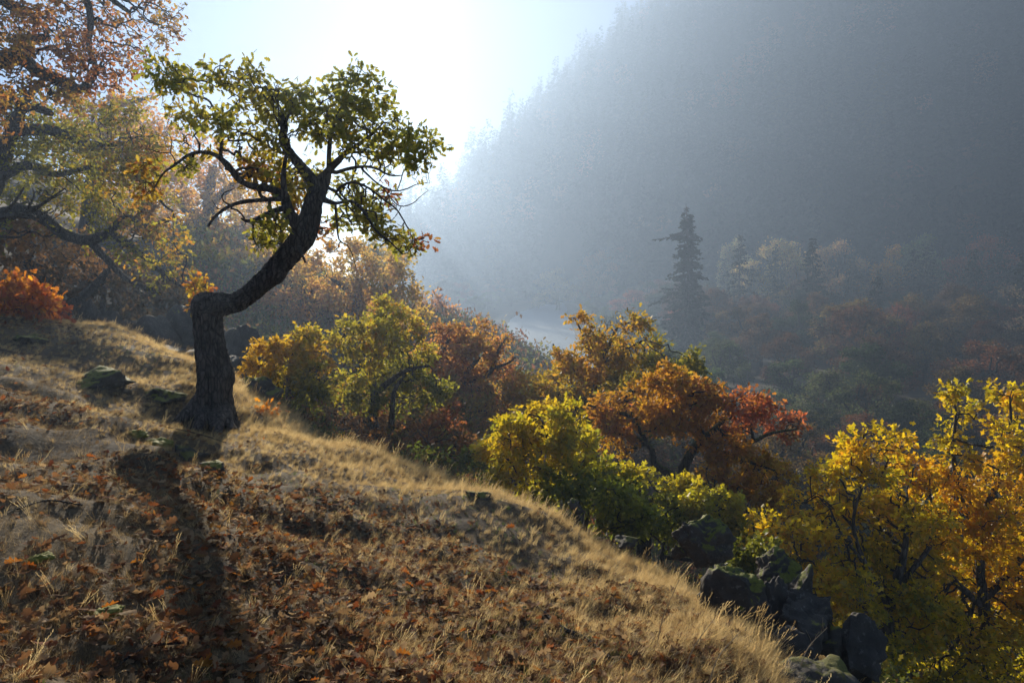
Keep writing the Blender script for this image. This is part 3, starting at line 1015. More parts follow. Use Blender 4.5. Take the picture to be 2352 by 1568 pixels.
make_tree('green_oak', 'green-gold oak with a dark crooked trunk left of the rusty oak', 16.0,
          [[(890, 1080, 17), (872, 1010, 13), (855, 960, 11), (858, 900, 10), (852, 850, 8), (868, 790, 5)], [(858, 905, 8), (890, 880, 7), (935, 850, 5), (985, 840, 3)], [(856, 870, 6), (820, 820, 5), (800, 780, 3)],
           [(895, 1040, 9), (900, 960, 7), (905, 900, 5), (930, 860, 3)], [(865, 1000, 6), (820, 960, 5), (780, 970, 3)]],
          [(890, 730, 55, 35, .5), (840, 760, 60, 35, .5), (800, 790, 45, 30, .6), (930, 770, 50, 35, .5), (870, 800, 70, 35, .4), (960, 810, 35, 30, .5), (810, 850, 45, 35, .3), (900, 850, 70, 35, .3), (960, 860, 40, 30, .2), (830, 910, 60, 30, .1), (930, 920, 50, 30, .1), (1000, 900, 40, 30, .1)],
          [(0.15, 0.165, 0.02), (0.26, 0.24, 0.022), (0.36, 0.31, 0.025), (0.44, 0.34, 0.03), GOLD], 52, n_att=850, n_leaf=9500, leaf=0.1, lod=1, step=0.15, depth=1.1, maxn=2800, gapth=0.0)
make_tree('rusty_oak', 'rust-red oak before the river, branches reaching over the water', 21.0,
          [[(965, 1090, 13), (975, 1010, 11), (1000, 960, 10), (1012, 920, 8), (1060, 870, 7), (1100, 820, 5)], [(1050, 880, 7), (1120, 860, 6), (1140, 815, 4), (1152, 790, 2.5), (1165, 775, 1.5)], [(1012, 920, 6), (1000, 850, 5), (1030, 780, 3)],
           [(1130, 845, 4), (1165, 835, 3), (1185, 820, 1.5)]],
          [(1043, 780, 51, 31, .6), (1003, 820, 46, 31, .7), (1076, 810, 51, 31, .7), (1106, 770, 29, 22, .5), (1146, 800, 29, 27, .6), (1053, 860, 68, 31, .6), (1126, 860, 51, 31, .6), (1003, 890, 51, 31, .3), (1063, 930, 59, 27, .2), (1116, 920, 59, 31, .5), (1146, 970, 51, 27, .5), (1076, 990, 51, 27, .5)],
          [OLIVE, (0.42, 0.28, 0.045), (0.48, 0.27, 0.055), (0.44, 0.2, 0.055), (0.36, 0.14, 0.045)], 53, n_att=850, n_leaf=11500, leaf=0.115, lod=2, step=0.19, depth=1.2, maxn=2800)
make_tree('golden_oak', 'golden oak with dark crooked trunk standing against the river', 18.0,
          [[(1330, 1160, 15), (1345, 1050, 13), (1338, 970, 11), (1345, 920, 10), (1362, 870, 9), (1372, 840, 7), (1400, 790, 4)], [(1362, 875, 6), (1320, 850, 5), (1290, 820, 3), (1270, 790, 2)], [(1372, 840, 5), (1440, 800, 4), (1480, 780, 2)],
           [(1338, 970, 7), (1400, 950, 6), (1450, 900, 4)], [(1400, 790, 4), (1420, 750, 3), (1450, 740, 1.5)], [(1340, 960, 6), (1290, 910, 4), (1250, 890, 2)], [(1350, 800, 3), (1335, 760, 2.5), (1320, 730, 1.5)]],
          [(1400, 760, 50, 30, .7), (1450, 750, 45, 30, .7), (1325, 730, 22, 16, .8), (1362, 778, 30, 18, .7), (1318, 822, 40, 24, .7), (1268, 868, 42, 28, .7), (1420, 810, 60, 30, .6), (1490, 800, 50, 30, .5), (1540, 840, 45, 30, .2), (1590, 830, 30, 28, .3), (1580, 880, 45, 35, .2), (1500, 860, 50, 30, .4),
           (1310, 880, 70, 35, .5), (1400, 870, 60, 30, .5), (1260, 920, 60, 35, .6), (1440, 920, 60, 30, .5), (1230, 970, 50, 35, .6), (1350, 950, 60, 30, .4), (1530, 900, 60, 35, .4), (1460, 860, 60, 30, .6), (1380, 820, 60, 28, .6), (1610, 920, 40, 30, .3), (1480, 970, 60, 35, .4), (1290, 1000, 60, 35, .5)],
          [OLIVE, YGREEN, (0.38, 0.29, 0.018), (0.46, 0.29, 0.02), (0.44, 0.22, 0.02)], 54, n_att=1200, n_leaf=19000, leaf=0.11, lod=1, step=0.16, depth=1.1, maxn=3000)
make_tree('orange_oak', 'burnt-orange oak with mossy forked trunk, its right side coral red', 13.0,
          [[(1480, 1240, 17), (1490, 1170, 14), (1515, 1138, 13), (1560, 1112, 14), (1572, 1070, 13), (1590, 1035, 12), (1620, 1005, 10), (1640, 985, 7), (1668, 960, 4)],
           [(1555, 1112, 10), (1535, 1085, 9), (1505, 1065, 8), (1495, 1030, 7), (1470, 1010, 6), (1430, 1000, 4), (1380, 980, 2.5)], [(1495, 1030, 5), (1450, 960, 5), (1410, 945, 4), (1350, 930, 2)],
           [(1560, 1112, 10), (1605, 1110, 8), (1640, 1130, 8), (1690, 1160, 6), (1730, 1180, 3)], [(1620, 1005, 6), (1590, 950, 5), (1570, 900, 3)], [(1610, 1020, 7), (1660, 1040, 6), (1720, 1060, 4), (1780, 1080, 2)],
           [(1660, 1000, 5), (1720, 1015, 5), (1770, 995, 4), (1830, 985, 2)], [(1730, 1010, 4), (1725, 960, 3), (1745, 930, 2)], [(1480, 1020, 4), (1440, 1040, 3), (1400, 1100, 1.5)]],
          [(1530, 880, 55, 30, .4), (1470, 910, 55, 35, .4), (1590, 900, 50, 30, .4), (1640, 920, 40, 30, .4), (1420, 960, 60, 30, .4), (1520, 950, 70, 35, .4), (1620, 970, 50, 30, .5), (1700, 920, 35, 25, .95), (1750, 940, 40, 28, .95), (1800, 975, 40, 25, .95), (1835, 970, 18, 12, .95), (1690, 970, 40, 30, .8),
           (1680, 1030, 50, 30, .35), (1740, 1070, 55, 35, .25), (1790, 1100, 40, 35, .25), (1700, 1110, 60, 35, .3), (1640, 1080, 40, 30, .3), (1420, 1010, 60, 30, .3), (1770, 1150, 40, 25, .2), (1390, 930, 40, 25, .4), (1580, 985, 50, 25, .4)],
          [(0.40, 0.30, 0.015), (0.44, 0.25, 0.015), (0.40, 0.19, 0.018), (0.38, 0.15, 0.025), (0.46, 0.13, 0.05)], 55, n_att=1150, n_leaf=15500, leaf=0.088, lod=1, step=0.12, depth=0.9, maxn=3400, bark=M_BARK_MOSS, tnoise=0.35)
make_tree('yellow_green_oak', 'bright yellow and green bushy oak behind the grassy brow at centre', 10.5,
          [[(1210, 1230, 7), (1222, 1140, 6), (1240, 1050, 5), (1260, 980, 3)], [(1220, 1140, 4), (1180, 1070, 3), (1150, 1040, 2)], [(1230, 1100, 4), (1300, 1030, 3), (1330, 980, 2)], [(1340, 1240, 6), (1350, 1150, 5), (1330, 1080, 3)], [(1400, 1260, 5), (1420, 1180, 4), (1440, 1120, 2)]],
          [(1230, 950, 50, 30, .8), (1180, 1000, 50, 35, .8), (1140, 1040, 40, 40, .7), (1300, 960, 50, 30, .7), (1250, 1020, 60, 40, .7), (1330, 1020, 50, 35, .6), (1200, 1080, 70, 35, .5), (1300, 1080, 60, 35, .5), (1370, 1080, 45, 40, .4), (1360, 1140, 60, 35, .2), (1430, 1130, 50, 40, .1), (1440, 1190, 50, 35, .1),
           (1500, 1200, 50, 30, .15), (1280, 1130, 60, 30, .3), (1560, 1150, 50, 35, .3), (1620, 1150, 50, 30, .35)],
          [(0.13, 0.165, 0.018), (0.22, 0.24, 0.018), (0.36, 0.33, 0.018), (0.52, 0.40, 0.015), (0.56, 0.38, 0.015)], 56, n_att=900, n_leaf=10500, leaf=0.092, lod=1, step=0.115, depth=0.7, maxn=3000, tnoise=0.45)
for (x, y, nm, lb, D, bl, pal, sd_) in [
    (600, 990, 'low_shrub', 'small glowing orange seedling at the foot of the brow beside the trunk', 10.4, [(580, 950, 22, 10, .3), (615, 946, 22, 9, .3)], [(0.5, 0.22, 0.012), ORANGE], 61),
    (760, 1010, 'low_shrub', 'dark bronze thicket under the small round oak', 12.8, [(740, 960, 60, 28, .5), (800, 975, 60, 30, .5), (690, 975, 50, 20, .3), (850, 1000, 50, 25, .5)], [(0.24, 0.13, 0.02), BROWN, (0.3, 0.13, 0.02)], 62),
    (1000, 1060, 'low_shrub', 'dull maroon bush behind the crooked trunks at centre', 14.0, [(960, 990, 60, 40, .8), (1030, 960, 50, 40, .9), (1060, 1020, 60, 40, .4), (1110, 1040, 50, 30, .1), (900, 1000, 40, 30, .4)], [OLIVE, BROWN, (0.24, 0.11, 0.03), (0.28, 0.09, 0.03)], 63),
    (360, 900, 'low_shrub', 'tiny crimson sprig on the dark ledge left of the trunk', 11.0, [(355, 885, 12, 12, .5), (372, 893, 14, 8, .5)], [(0.3, 0.03, 0.02), (0.36, 0.05, 0.02)], 64),
    (1150, 1090, 'low_shrub', 'dark green-brown undergrowth left of the bright yellow-green bush', 12.5, [(1090, 1060, 50, 22, .2), (1030, 1050, 50, 20, .3), (970, 1040, 40, 20, .4)], [GREEN, OLIVE, BROWN], 65)]:
    big = sum(b[2] * b[3] for b in bl) * (PX * D) ** 2
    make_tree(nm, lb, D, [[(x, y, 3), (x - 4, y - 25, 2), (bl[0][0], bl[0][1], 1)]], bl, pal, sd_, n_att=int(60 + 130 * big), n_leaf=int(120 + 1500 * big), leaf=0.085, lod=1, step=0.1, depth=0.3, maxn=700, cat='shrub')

make_tree('green_bush', 'bright green and yellow bush below the mossy trunk of the orange oak', 10.0,
          [[(1520, 1300, 5), (1525, 1230, 4), (1530, 1180, 2)], [(1522, 1250, 3), (1470, 1200, 2)], [(1640, 1290, 4), (1650, 1200, 3), (1660, 1150, 2)]],
          [(1420, 1150, 50, 35, .4), (1480, 1200, 50, 30, .3), (1540, 1190, 60, 40, .5), (1600, 1160, 60, 35, .7), (1670, 1170, 50, 40, .7), (1400, 1200, 40, 25, .2), (1560, 1120, 50, 25, .8), (1450, 1100, 50, 30, .7), (1710, 1230, 40, 30, .6), (1500, 1230, 50, 20, .2)],
          [(0.15, 0.19, 0.02), (0.26, 0.28, 0.02), (0.38, 0.34, 0.018), (0.52, 0.4, 0.014)], 57, n_att=500, n_leaf=6500, leaf=0.085, lod=1, step=0.11, depth=0.5, maxn=1600, tnoise=0.45, cat='bush')
make_tree('amber_oak', 'amber oak filling the gap between the rusty oak and the golden oak', 20.0,
          [[(1190, 1150, 11), (1195, 1060, 10), (1210, 990, 8), (1230, 930, 5)], [(1200, 1030, 6), (1150, 970, 5), (1110, 940, 3)], [(1205, 1000, 6), (1260, 950, 4)]],
          [(1200, 900, 60, 35, .5), (1140, 940, 60, 35, .6), (1240, 950, 50, 35, .5), (1180, 990, 70, 35, .5), (1100, 1000, 60, 35, .4), (1120, 1050, 60, 30, .3), (1060, 960, 50, 35, .4), (1040, 1020, 50, 30, .2)],
          [OLIVE, (0.4, 0.28, 0.03), (0.5, 0.28, 0.03), (0.44, 0.18, 0.03)], 58, n_att=520, n_leaf=6500, leaf=0.115, lod=2, step=0.19, depth=1.0, maxn=1600)
make_tree('brown_oak', 'dull bronze oak low behind the crooked trunk of the green-gold oak', 19.0,
          [[(790, 1080, 9), (790, 1000, 8), (780, 930, 5)], [(790, 1020, 5), (850, 960, 4), (880, 930, 2)], [(790, 1000, 5), (730, 950, 3)]],
          [(780, 920, 60, 35, .5), (850, 930, 50, 35, .5), (730, 960, 60, 35, .5), (820, 980, 70, 35, .4), (900, 970, 50, 35, .5), (960, 980, 50, 35, .6), (880, 1030, 60, 30, .6), (1000, 1030, 50, 30, .7)],
          [OLIVE, (0.2, 0.11, 0.04), (0.34, 0.18, 0.035), RUST], 59, n_att=480, n_leaf=5500, leaf=0.11, lod=2, step=0.18, depth=1.0, maxn=1400)
make_tree('oak_tree', 'far orange hazy oak seen between the yellow-green oak and the leaning trunk', 75.0,
          [[(420, 800, 14), (425, 680, 12), (430, 560, 8), (440, 480, 4)], [(425, 640, 8), (360, 560, 5)], [(428, 600, 8), (500, 530, 5)]],
          [(420, 430, 80, 60, .6), (340, 460, 80, 60, .6), (500, 470, 70, 60, .6), (410, 530, 90, 50, .5), (320, 560, 70, 50, .4), (520, 570, 70, 50, .4), (430, 620, 90, 50, .3), (600, 480, 60, 60, .5), (360, 650, 70, 40, .3)],
          hazy, 42, n_att=600, n_leaf=8000, leaf=0.4, lod=2, step=0.7, depth=3, maxn=2000, tscale=4)

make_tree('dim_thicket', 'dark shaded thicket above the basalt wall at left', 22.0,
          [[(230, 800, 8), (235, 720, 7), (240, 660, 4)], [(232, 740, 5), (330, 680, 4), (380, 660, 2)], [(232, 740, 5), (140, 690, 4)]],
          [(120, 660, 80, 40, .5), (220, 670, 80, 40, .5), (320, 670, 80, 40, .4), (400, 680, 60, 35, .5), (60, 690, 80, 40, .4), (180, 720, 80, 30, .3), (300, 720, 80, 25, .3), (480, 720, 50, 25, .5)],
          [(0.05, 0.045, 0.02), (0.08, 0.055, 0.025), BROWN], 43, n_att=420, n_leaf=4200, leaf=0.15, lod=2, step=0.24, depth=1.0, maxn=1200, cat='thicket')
make_tree('low_shrub', 'olive bramble filling the gap between the boulder and the rock pile', 7.6,
          [[(1730, 1330, 4), (1725, 1290, 3), (1720, 1260, 2)]],
          [(1710, 1265, 36, 20, .4), (1745, 1260, 40, 25, .6), (1715, 1290, 40, 18, .2)],
          [GREEN, OLIVE, YGREEN], 66, n_att=120, n_leaf=900, leaf=0.07, lod=1, step=0.09, depth=0.2, maxn=400, cat='shrub')

# ------------------------------------------------------------------ yellow oaks, lower right
ypal = [(0.20, 0.22, 0.012), (0.36, 0.30, 0.012), (0.56, 0.42, 0.01), (0.62, 0.41, 0.01), (0.60, 0.31, 0.012)]
make_tree('yellow_oak', 'brilliant yellow oak filling the lower right beside the dark rocks', 9.5,
          [[(2060, 1640, 18), (2048, 1530, 16), (2040, 1450, 14), (2050, 1360, 11), (2075, 1280, 8), (2085, 1190, 5)], [(2042, 1480, 10), (1980, 1400, 8), (1910, 1330, 7), (1850, 1290, 5), (1790, 1270, 3)], [(2045, 1400, 8), (1990, 1300, 6), (1960, 1200, 4), (1990, 1090, 2.5)],
           [(2050, 1360, 8), (2110, 1290, 6), (2160, 1220, 4)], [(1990, 1300, 4), (1930, 1220, 3), (1900, 1150, 2)], [(2060, 1600, 9), (2020, 1520, 7), (1950, 1450, 4)]],
          [(2020, 1010, 70, 30, .5), (1960, 1040, 50, 30, .5), (2070, 1040, 50, 30, .6), (1990, 1090, 80, 40, .5), (1900, 1110, 60, 40, .5), (2080, 1110, 70, 50, .7), (1850, 1170, 70, 40, .6), (1960, 1170, 90, 45, .5), (2060, 1190, 80, 50, .6), (1770, 1230, 70, 35, .6), (1870, 1240, 80, 40, .5), (1980, 1270, 90, 45, .5),
           (1740, 1260, 45, 25, .6), (1830, 1300, 70, 30, .5), (1930, 1340, 80, 40, .4), (2050, 1300, 80, 50, .5), (1960, 1400, 60, 40, .3), (2060, 1400, 70, 50, .3), (1940, 1460, 50, 40, .4), (2100, 1480, 60, 50, .2), (2030, 1500, 60, 50, .2), (1960, 1000, 25, 14, .3), (1925, 995, 16, 10, .2), (1900, 1400, 60, 40, .4), (2000, 1560, 70, 50, .2), (2100, 1560, 70, 50, .2), (1880, 1350, 60, 35, .5), (2120, 1400, 60, 50, .3), (2130, 1200, 60, 50, .6), (2120, 1300, 60, 50, .5)],
          ypal, 71, n_att=1650, n_leaf=21000, leaf=0.082, lod=1, step=0.11, depth=0.9, maxn=4600, tnoise=0.5, gapth=0.06)
make_tree('yellow_oak', 'orange-yellow oak with two tall leafy spires at the right edge', 10.5,
          [[(2280, 1640, 19), (2270, 1520, 16), (2262, 1400, 13), (2250, 1280, 10), (2262, 1180, 8), (2300, 1080, 6), (2320, 980, 4), (2320, 910, 2)], [(2255, 1250, 8), (2210, 1150, 6), (2190, 1050, 5), (2195, 960, 3), (2192, 900, 2)], [(2265, 1400, 9), (2200, 1340, 7), (2160, 1290, 4)], [(2262, 1380, 8), (2330, 1300, 7), (2390, 1230, 4)],
           [(2250, 1260, 6), (2310, 1200, 5), (2360, 1150, 3)]],
          [(2192, 905, 30, 28, .4), (2205, 950, 45, 28, .5), (2180, 1000, 40, 35, .5), (2205, 1050, 50, 35, .5), (2165, 940, 15, 8, .4), (2310, 905, 45, 28, .5), (2335, 950, 40, 35, .5), (2310, 1000, 45, 35, .6), (2330, 1060, 60, 40, .7), (2240, 1090, 60, 35, .7), (2170, 1110, 60, 35, .8), (2300, 1120, 70, 40, .8),
           (2200, 1170, 80, 45, .8), (2300, 1200, 80, 50, .8), (2170, 1240, 80, 45, .7), (2270, 1280, 90, 50, .8), (2360, 1260, 60, 60, .8), (2190, 1320, 80, 45, .6), (2300, 1360, 80, 50, .7), (2200, 1400, 80, 50, .5), (2340, 1440, 60, 50, .5), (2240, 1480, 80, 50, .4), (2160, 1520, 60, 50, .3), (2320, 1540, 60, 50, .4), (2400, 1100, 40, 60, .7), (2140, 1420, 60, 50, .4), (2260, 1560, 80, 40, .3), (2180, 1590, 80, 40, .2), (2370, 1340, 60, 60, .7)],
          ypal, 72, n_att=1600, n_leaf=21000, leaf=0.088, lod=1, step=0.12, depth=1.0, maxn=4600, tnoise=0.5, gapth=0.06)

# ------------------------------------------------------------------ rocks
def ico(sub):
    bm = bmesh.new()
    bmesh.ops.create_icosphere(bm, subdivisions=sub, radius=1)
    v = np.array([x.co[:] for x in bm.verts])
    f = np.array([[q.index for q in x.verts] for x in bm.faces])
    bm.free()
    return v, f


ICO4, ICO3, ICO5 = ico(4), ico(3), ico(5)


def rock_mesh(name, half, seed, cuts=9, rough=0.06, base=ICO4, boxy=0.0):
    r = np.random.RandomState(seed)
    v = base[0].copy()
    if boxy:
        v = v / (np.abs(v) ** 4).sum(1, keepdims=True) ** (boxy / 4)
    for k in range(cuts):
        n = r.normal(size=3)
        n /= np.linalg.norm(n)
        h = r.uniform(0.42, 0.8)
        d = v @ n
        o = np.clip(d - h, 0, None)
        v = v - n * (o * 0.97)[:, None]
    nrm = v / np.linalg.norm(v, axis=1, keepdims=True)
    v = v + nrm * (rough * 1.5 * fbm(v * 2.0 + seed, 5, 0.55) - rough * 0.9 * (1 - np.abs(fbm(v * 3.1 + seed, 3))) ** 3 + rough * 0.3 * fbm(v * 14 + seed, 2))[:, None]
    return new_mesh(name, v * np.array(half), T=base[1], smooth=False)


def rock(label, x, y, D, w, h, seed, m=None, dep=1.0, name='rock', rot=0.0, cuts=15, boxy=0.35, rough=0.10, cat='rock', sink=0.0, free=False):
    c = P(x, y, D)
    if not free and float(brow_d(c[:1], c[1:2])[0]) < -0.3:
        d = P(x, y + h * 0.45, 1.0)
        t = np.linspace(1.5, 18, 1600)
        D = float(t[np.nonzero(d[2] * t < ground_z(d[0] * t, t))[0][0]]) + 0.12
        c = P(x, y, D)
    px = PX * D
    w, h = w * 1.32, h * 1.32
    me = rock_mesh(name, (w * px, w * px * dep, h * px), seed, cuts, rough, ICO5 if w > 60 else ICO4, boxy)
    o = link(name, me, m or M_ROCK)
    o.location = (c[0], c[1] + sink, c[2] - (0 if free else 0.22 * h * px))
    o.rotation_euler = (0, rot, np.random.RandomState(seed).uniform(-0.5, 0.5))
    return tag(o, label, cat)


rock('big dark boulder with yellow moss, standing alone above the right end of the grass', 1612, 1232, 6.5, 84, 64, 3, dep=0.7, rot=0.25, free=True)
for lb, x, y, D, w, h, sd_, m, rt in [
        ('jagged dark rock at the top of the right rock pile beside the yellow oak', 1786, 1316, 5.6, 62, 60, 4, M_ROCK, 0.1),
        ('rounded rock with moss cushions at the left of the rock pile', 1690, 1385, 5.3, 62, 80, 5, M_ROCK, 0.1),
        ('tall black slab leaning in the middle of the rock pile', 1770, 1420, 5.2, 52, 100, 6, M_ROCK_BARE, 0.25),
        ('blocky black rock low in the rock pile under the jagged rock', 1850, 1440, 5.1, 84, 74, 7, M_ROCK_BARE, 0.3),
        ('dark pointed rock at the outer right end of the rock pile', 1965, 1505, 4.9, 66, 72, 8, M_ROCK_BARE, 0.5),
        ('narrow dark wedge between the jagged rock and the blocky rock', 1832, 1372, 5.3, 40, 60, 25, M_ROCK, 0.6),
        ('black slab at the lower middle of the rock pile, above the flat grey rock', 1800, 1520, 4.7, 74, 60, 26, M_ROCK_BARE, 0.1),
        ('dim angular rock in the hollow at the left foot of the rock pile', 1712, 1500, 4.8, 60, 66, 11, M_ROCK_BARE, 0.0),
        ('small cracked rock between the blocky rock and the pointed rock', 1905, 1480, 4.95, 42, 50, 27, M_ROCK, 0.4),
        ('flat lichen-grey rock with moss patches at the bottom edge', 1910, 1590, 4.1, 100, 46, 9, M_ROCK_MOSSY, 0.0),
        ('small moss-capped stone at the bottom edge left of the flat grey rock', 1700, 1572, 3.9, 36, 24, 10, M_ROCK_MOSSY, 0.0)]:
    rock(lb, x, y, D, w, h, sd_, m=m, dep=0.9, rot=rt, free=True)
rock('low dark rock half buried in pale grass at centre', 1098, 1138, 7.9, 36, 22, 12, rot=0.2)
rock('moss-topped stone in front of the leaning oak', 436, 1042, 7.4, 40, 30, 13, m=M_ROCK_MOSSY)
rock('low stone in leaf litter right of the moss-topped stone', 488, 1078, 7.2, 34, 20, 14)
rock('little stone in pale grass left of the big boulder', 1555, 1262, 6.6, 17, 15, 15)
rock('dark stone at the grass edge right of the centre rock', 1320, 1158, 7.9, 18, 16, 16)
rock('broad mossy ledge rock on the slope left of the trunk', 225, 866, 12.2, 70, 30, 17, dep=1.2)
rock('dark ledge rock touching the left of the trunk', 375, 902, 11.4, 48, 30, 18, dep=1.1)
rock('black outcrop stone near the top of the left slope', 210, 772, 13.6, 52, 20, 19, dep=1.1)
rock('dark stone under the fiery orange shrub', 60, 775, 10.5, 55, 26, 20, dep=1.1)
rock('upper stone on the left slope beside the trunk', 310, 805, 13.2, 40, 16, 22, dep=1.1)
rock('grey rubble stone behind the foot of the leaning trunk', 585, 905, 12.5, 50, 36, 23)
rock('half-buried stone at the crest left of the bright yellow-green bush', 1440, 1238, 7.0, 26, 12, 24, m=M_ROCK_MOSSY)
# shaded basalt wall behind the trunk
cl = empty('rock_outcrop', P(400, 800, 19.5), 'dark blocky basalt wall in haze behind the leaning trunk', 'rock')
cb = np.array(cl.location)
rc = np.random.RandomState(8)
for k in range(15):
    x = 130 + 490 * k / 14 + rc.uniform(-10, 10)
    top = 700 - 12 * math.sin(k * 0.8) + (42 if k > 9 else 0) + rc.uniform(-12, 12)
    D = 19.5 + rc.uniform(-0.7, 0.7)
    bot = 905
    px = PX * D
    me = rock_mesh('block', (44 * px * rc.uniform(0.9, 1.3), 0.9, (bot - top) / 2 * px), 100 + k, 8, 0.05, ICO4, 0.7)
    o = link('block', me, M_ROCK_BARE, cl)
    o.location = P(x, (top + bot) / 2, D) - cb
for k in range(5):
    x = 330 + 65 * k + rc.uniform(-10, 10)
    px = PX * 17
    o = link('block', rock_mesh('block', (34 * px, 0.6, 32 * px), 130 + k, 8, 0.06, ICO4, 0.5), M_ROCK_BARE, cl)
    o.location = P(x, 830 + rc.uniform(-10, 20), 17 + rc.uniform(-.5, .5)) - cb

# moss cushions on the ground
for lb, x, y, D, w in [('yellow-green moss cushion at the lower left among brown leaves', 240, 1418, 0, 0.085), ('flat moss patch near the left edge in the litter', 92, 1288, 0, 0.07),
                       ('moss cushion left of the moss-topped stone', 365, 1022, 0, 0.14), ('moss tuft on the thatch below the trunk', 318, 1000, 0, 0.10)]:
    d = P(x, y, 1.0)
    t = 2.0
    while t < 16 and d[2] * t > gz(d[0] * t, t):
        t += 0.02
    me = rock_mesh('moss_cushion', (w, w * 0.8, w * 0.42), 60 + int(x), 3, 0.16, ICO4)
    o = link('moss_cushion', me, M_MOSS)
    o.location = (d[0] * t, t, gz(d[0] * t, t) + 0.01)
    tag(o, lb, 'moss')


# ------------------------------------------------------------------ conifers
def conifer_parts(h, seed, whorls=46, per=5, spray=9, base_r=0.17, bare=0.06, dead_top=0.0, lop=None, size=1.0, droop=0.25):
    """trunk (V,Q) and needle sprays (V,T,C)"""
    r = np.random.RandomState(seed)
    n = 24
    zz = np.linspace(0, h, n)
    p = np.stack([0.02 * h * np.sin(zz / h * 5 + seed) * (zz / h) ** 2, 0.015 * h * np.cos(zz / h * 4) * (zz / h) ** 2, zz], 1)
    rad = 0.016 * h * (1 - zz / h) + 0.02
    wood = [tube(p, rad, 7)]
    VV, TT, CC, o = [], [], [], 0
    for k in range(whorls):
        f = (k + r.uniform(-0.4, 0.4)) / whorls
        z = h * (bare + (0.985 - bare) * max(f, 0))
        fz = z / h
        prof = base_r * h * (1 - fz) ** 0.85 * (0.75 + 0.5 * (fz < 0.85)) * r.uniform(0.6, 1.1) + 0.02 * h
        for q in range(per):
            a = r.uniform(0, 2 * np.pi)
            dz_ = r.uniform(-1.3, 1.3) * h / whorls
            dr_ = droop * r.uniform(0.3, 1.9)
            ln = prof * r.uniform(0.55, 1.2)
            if lop is not None:
                ln *= lop(fz, a, r)
            d = np.array([math.cos(a), math.sin(a), 0])
            s = np.linspace(0, 1, 5)
            c = np.array([0.02 * h * math.sin(fz * 5 + seed) * fz ** 2, 0.015 * h * math.cos(fz * 4) * fz ** 2, min(z + dz_, 0.99 * h)])
            bp = c + d * (s * ln)[:, None]
            bp[:, 2] += -dr_ * ln * s ** 1.4 + 0.12 * ln * s ** 3
            wood.append(tube(bp, np.linspace(0.0028, 0.001, 5) * h, 3))
            if dead_top and fz > 1 - dead_top and r.uniform() < 0.75:
                continue
            m = max(3, int(spray * (0.5 + ln / (base_r * h + 1e-6))))
            t = r.uniform(0.12, 1.0, m) ** 0.8
            pp = np.stack([np.interp(t, s, bp[:, c_]) for c_ in range(3)], 1)
            side = np.cross(d, (0, 0, 1)) * r.choice([-1, 1], m)[:, None]
            dr = d * 0.7 + side * r.uniform(0.2, 1.0, (m, 1)) + np.array([0, 0, -0.45]) + r.normal(size=(m, 3)) * np.array([0.25, 0.25, 0.4])
            dr /= np.linalg.norm(dr, axis=1, keepdims=True)
            L = size * (0.028 * h) * r.uniform(0.6, 1.3, (m, 1)) * (1.1 - 0.4 * fz)
            wd = np.cross(dr, r.normal(size=(m, 3)))
            wd /= np.linalg.norm(wd, axis=1, keepdims=True)
            wd *= L * 0.2
            quad = np.stack([pp, pp + dr * L * 0.5 + wd, pp + dr * L, pp + dr * L * 0.45 - wd], 1)
            VV.append(quad.reshape(-1, 3))
            b = o + np.arange(m)[:, None] * 4
            TT.append(np.concatenate([b + [0, 1, 2], b + [0, 2, 3]]))
            CC.append(np.repeat(r.uniform(0.6, 1.3, (m, 1)) * np.ones((1, 3)), 4, 0).reshape(-1, 3))
            o += m * 4
    return join(wood), (np.concatenate(VV), np.concatenate(TT), np.concatenate(CC))


def make_conifer(label, x, y_base, D, h_px, seed, col, group=None, **kw):
    top = P(x, y_base - h_px, D)[2]
    c = P(x, y_base, D)
    c[2] = min(c[2], gz(c[0], c[1]) - 0.2)
    h = top - c[2]
    t = empty('conifer', c, label, 'tree', group)
    (wv_, wq), (lv, lt, lc) = conifer_parts(h, seed, **kw)
    link('trunk', new_mesh('trunk', wv_, Q=wq, smooth=True), M_BARK, t)
    cr = link('crown', new_mesh('crown', lv, T=lt, col=lc), M_NEEDLE, t)
    cr.color = (*col, 1)
    tag(cr, kind='stuff')
    return t


def lop_big(fz, a, r):
    left = math.cos(a) < -0.6
    if abs(fz - 0.845) < 0.03 and left:
        return 2.3
    if abs(fz - 0.52) < 0.04 and left:
        return 1.6
    return r.uniform(0.5, 1.15) * (0.8 if 0.55 < fz < 0.8 else 1.0)


make_conifer('tall ragged dark fir with spiky dead top rising alone beyond the golden oak', 1572, 880, 105.0, 412, 81, (0.030, 0.042, 0.020), whorls=64, per=9, spray=34, base_r=0.185, bare=0.02, dead_top=0.06, lop=lop_big, size=0.85, droop=0.32)
for lb, x, yb, D, hp, s in [('narrow dark fir spire in the misty wood right of the ragged fir', 1862, 760, 150, 215, 82), ('slim dark fir rising from brown oaks near the right', 2006, 850, 130, 225, 83), ('twin-topped broad fir in blue mist, left stem', 2085, 800, 165, 230, 84),
                            ('twin-topped broad fir in blue mist, right stem', 2112, 800, 166, 240, 85), ('broad hazy pine left of the right-edge firs', 2215, 830, 150, 260, 86), ('tall dark fir cut by the right edge', 2335, 880, 125, 310, 87),
                            ('dim fir between the broad pine and the right-edge fir', 2275, 820, 170, 215, 88), ('young fir below the pale yellow maple', 1725, 720, 190, 110, 89), ('young fir under the second pale maple', 1790, 740, 180, 115, 90), ('small dark fir left of the twin-topped fir', 1950, 740, 185, 150, 91)]:
    make_conifer(lb, x, yb, D * 0.78, hp, s, (0.020, 0.034, 0.018), whorls=40, per=6, spray=16, base_r=0.17 if 'broad' not in lb else 0.24, bare=0.03, size=1.25, group='firs in the misty valley wood')

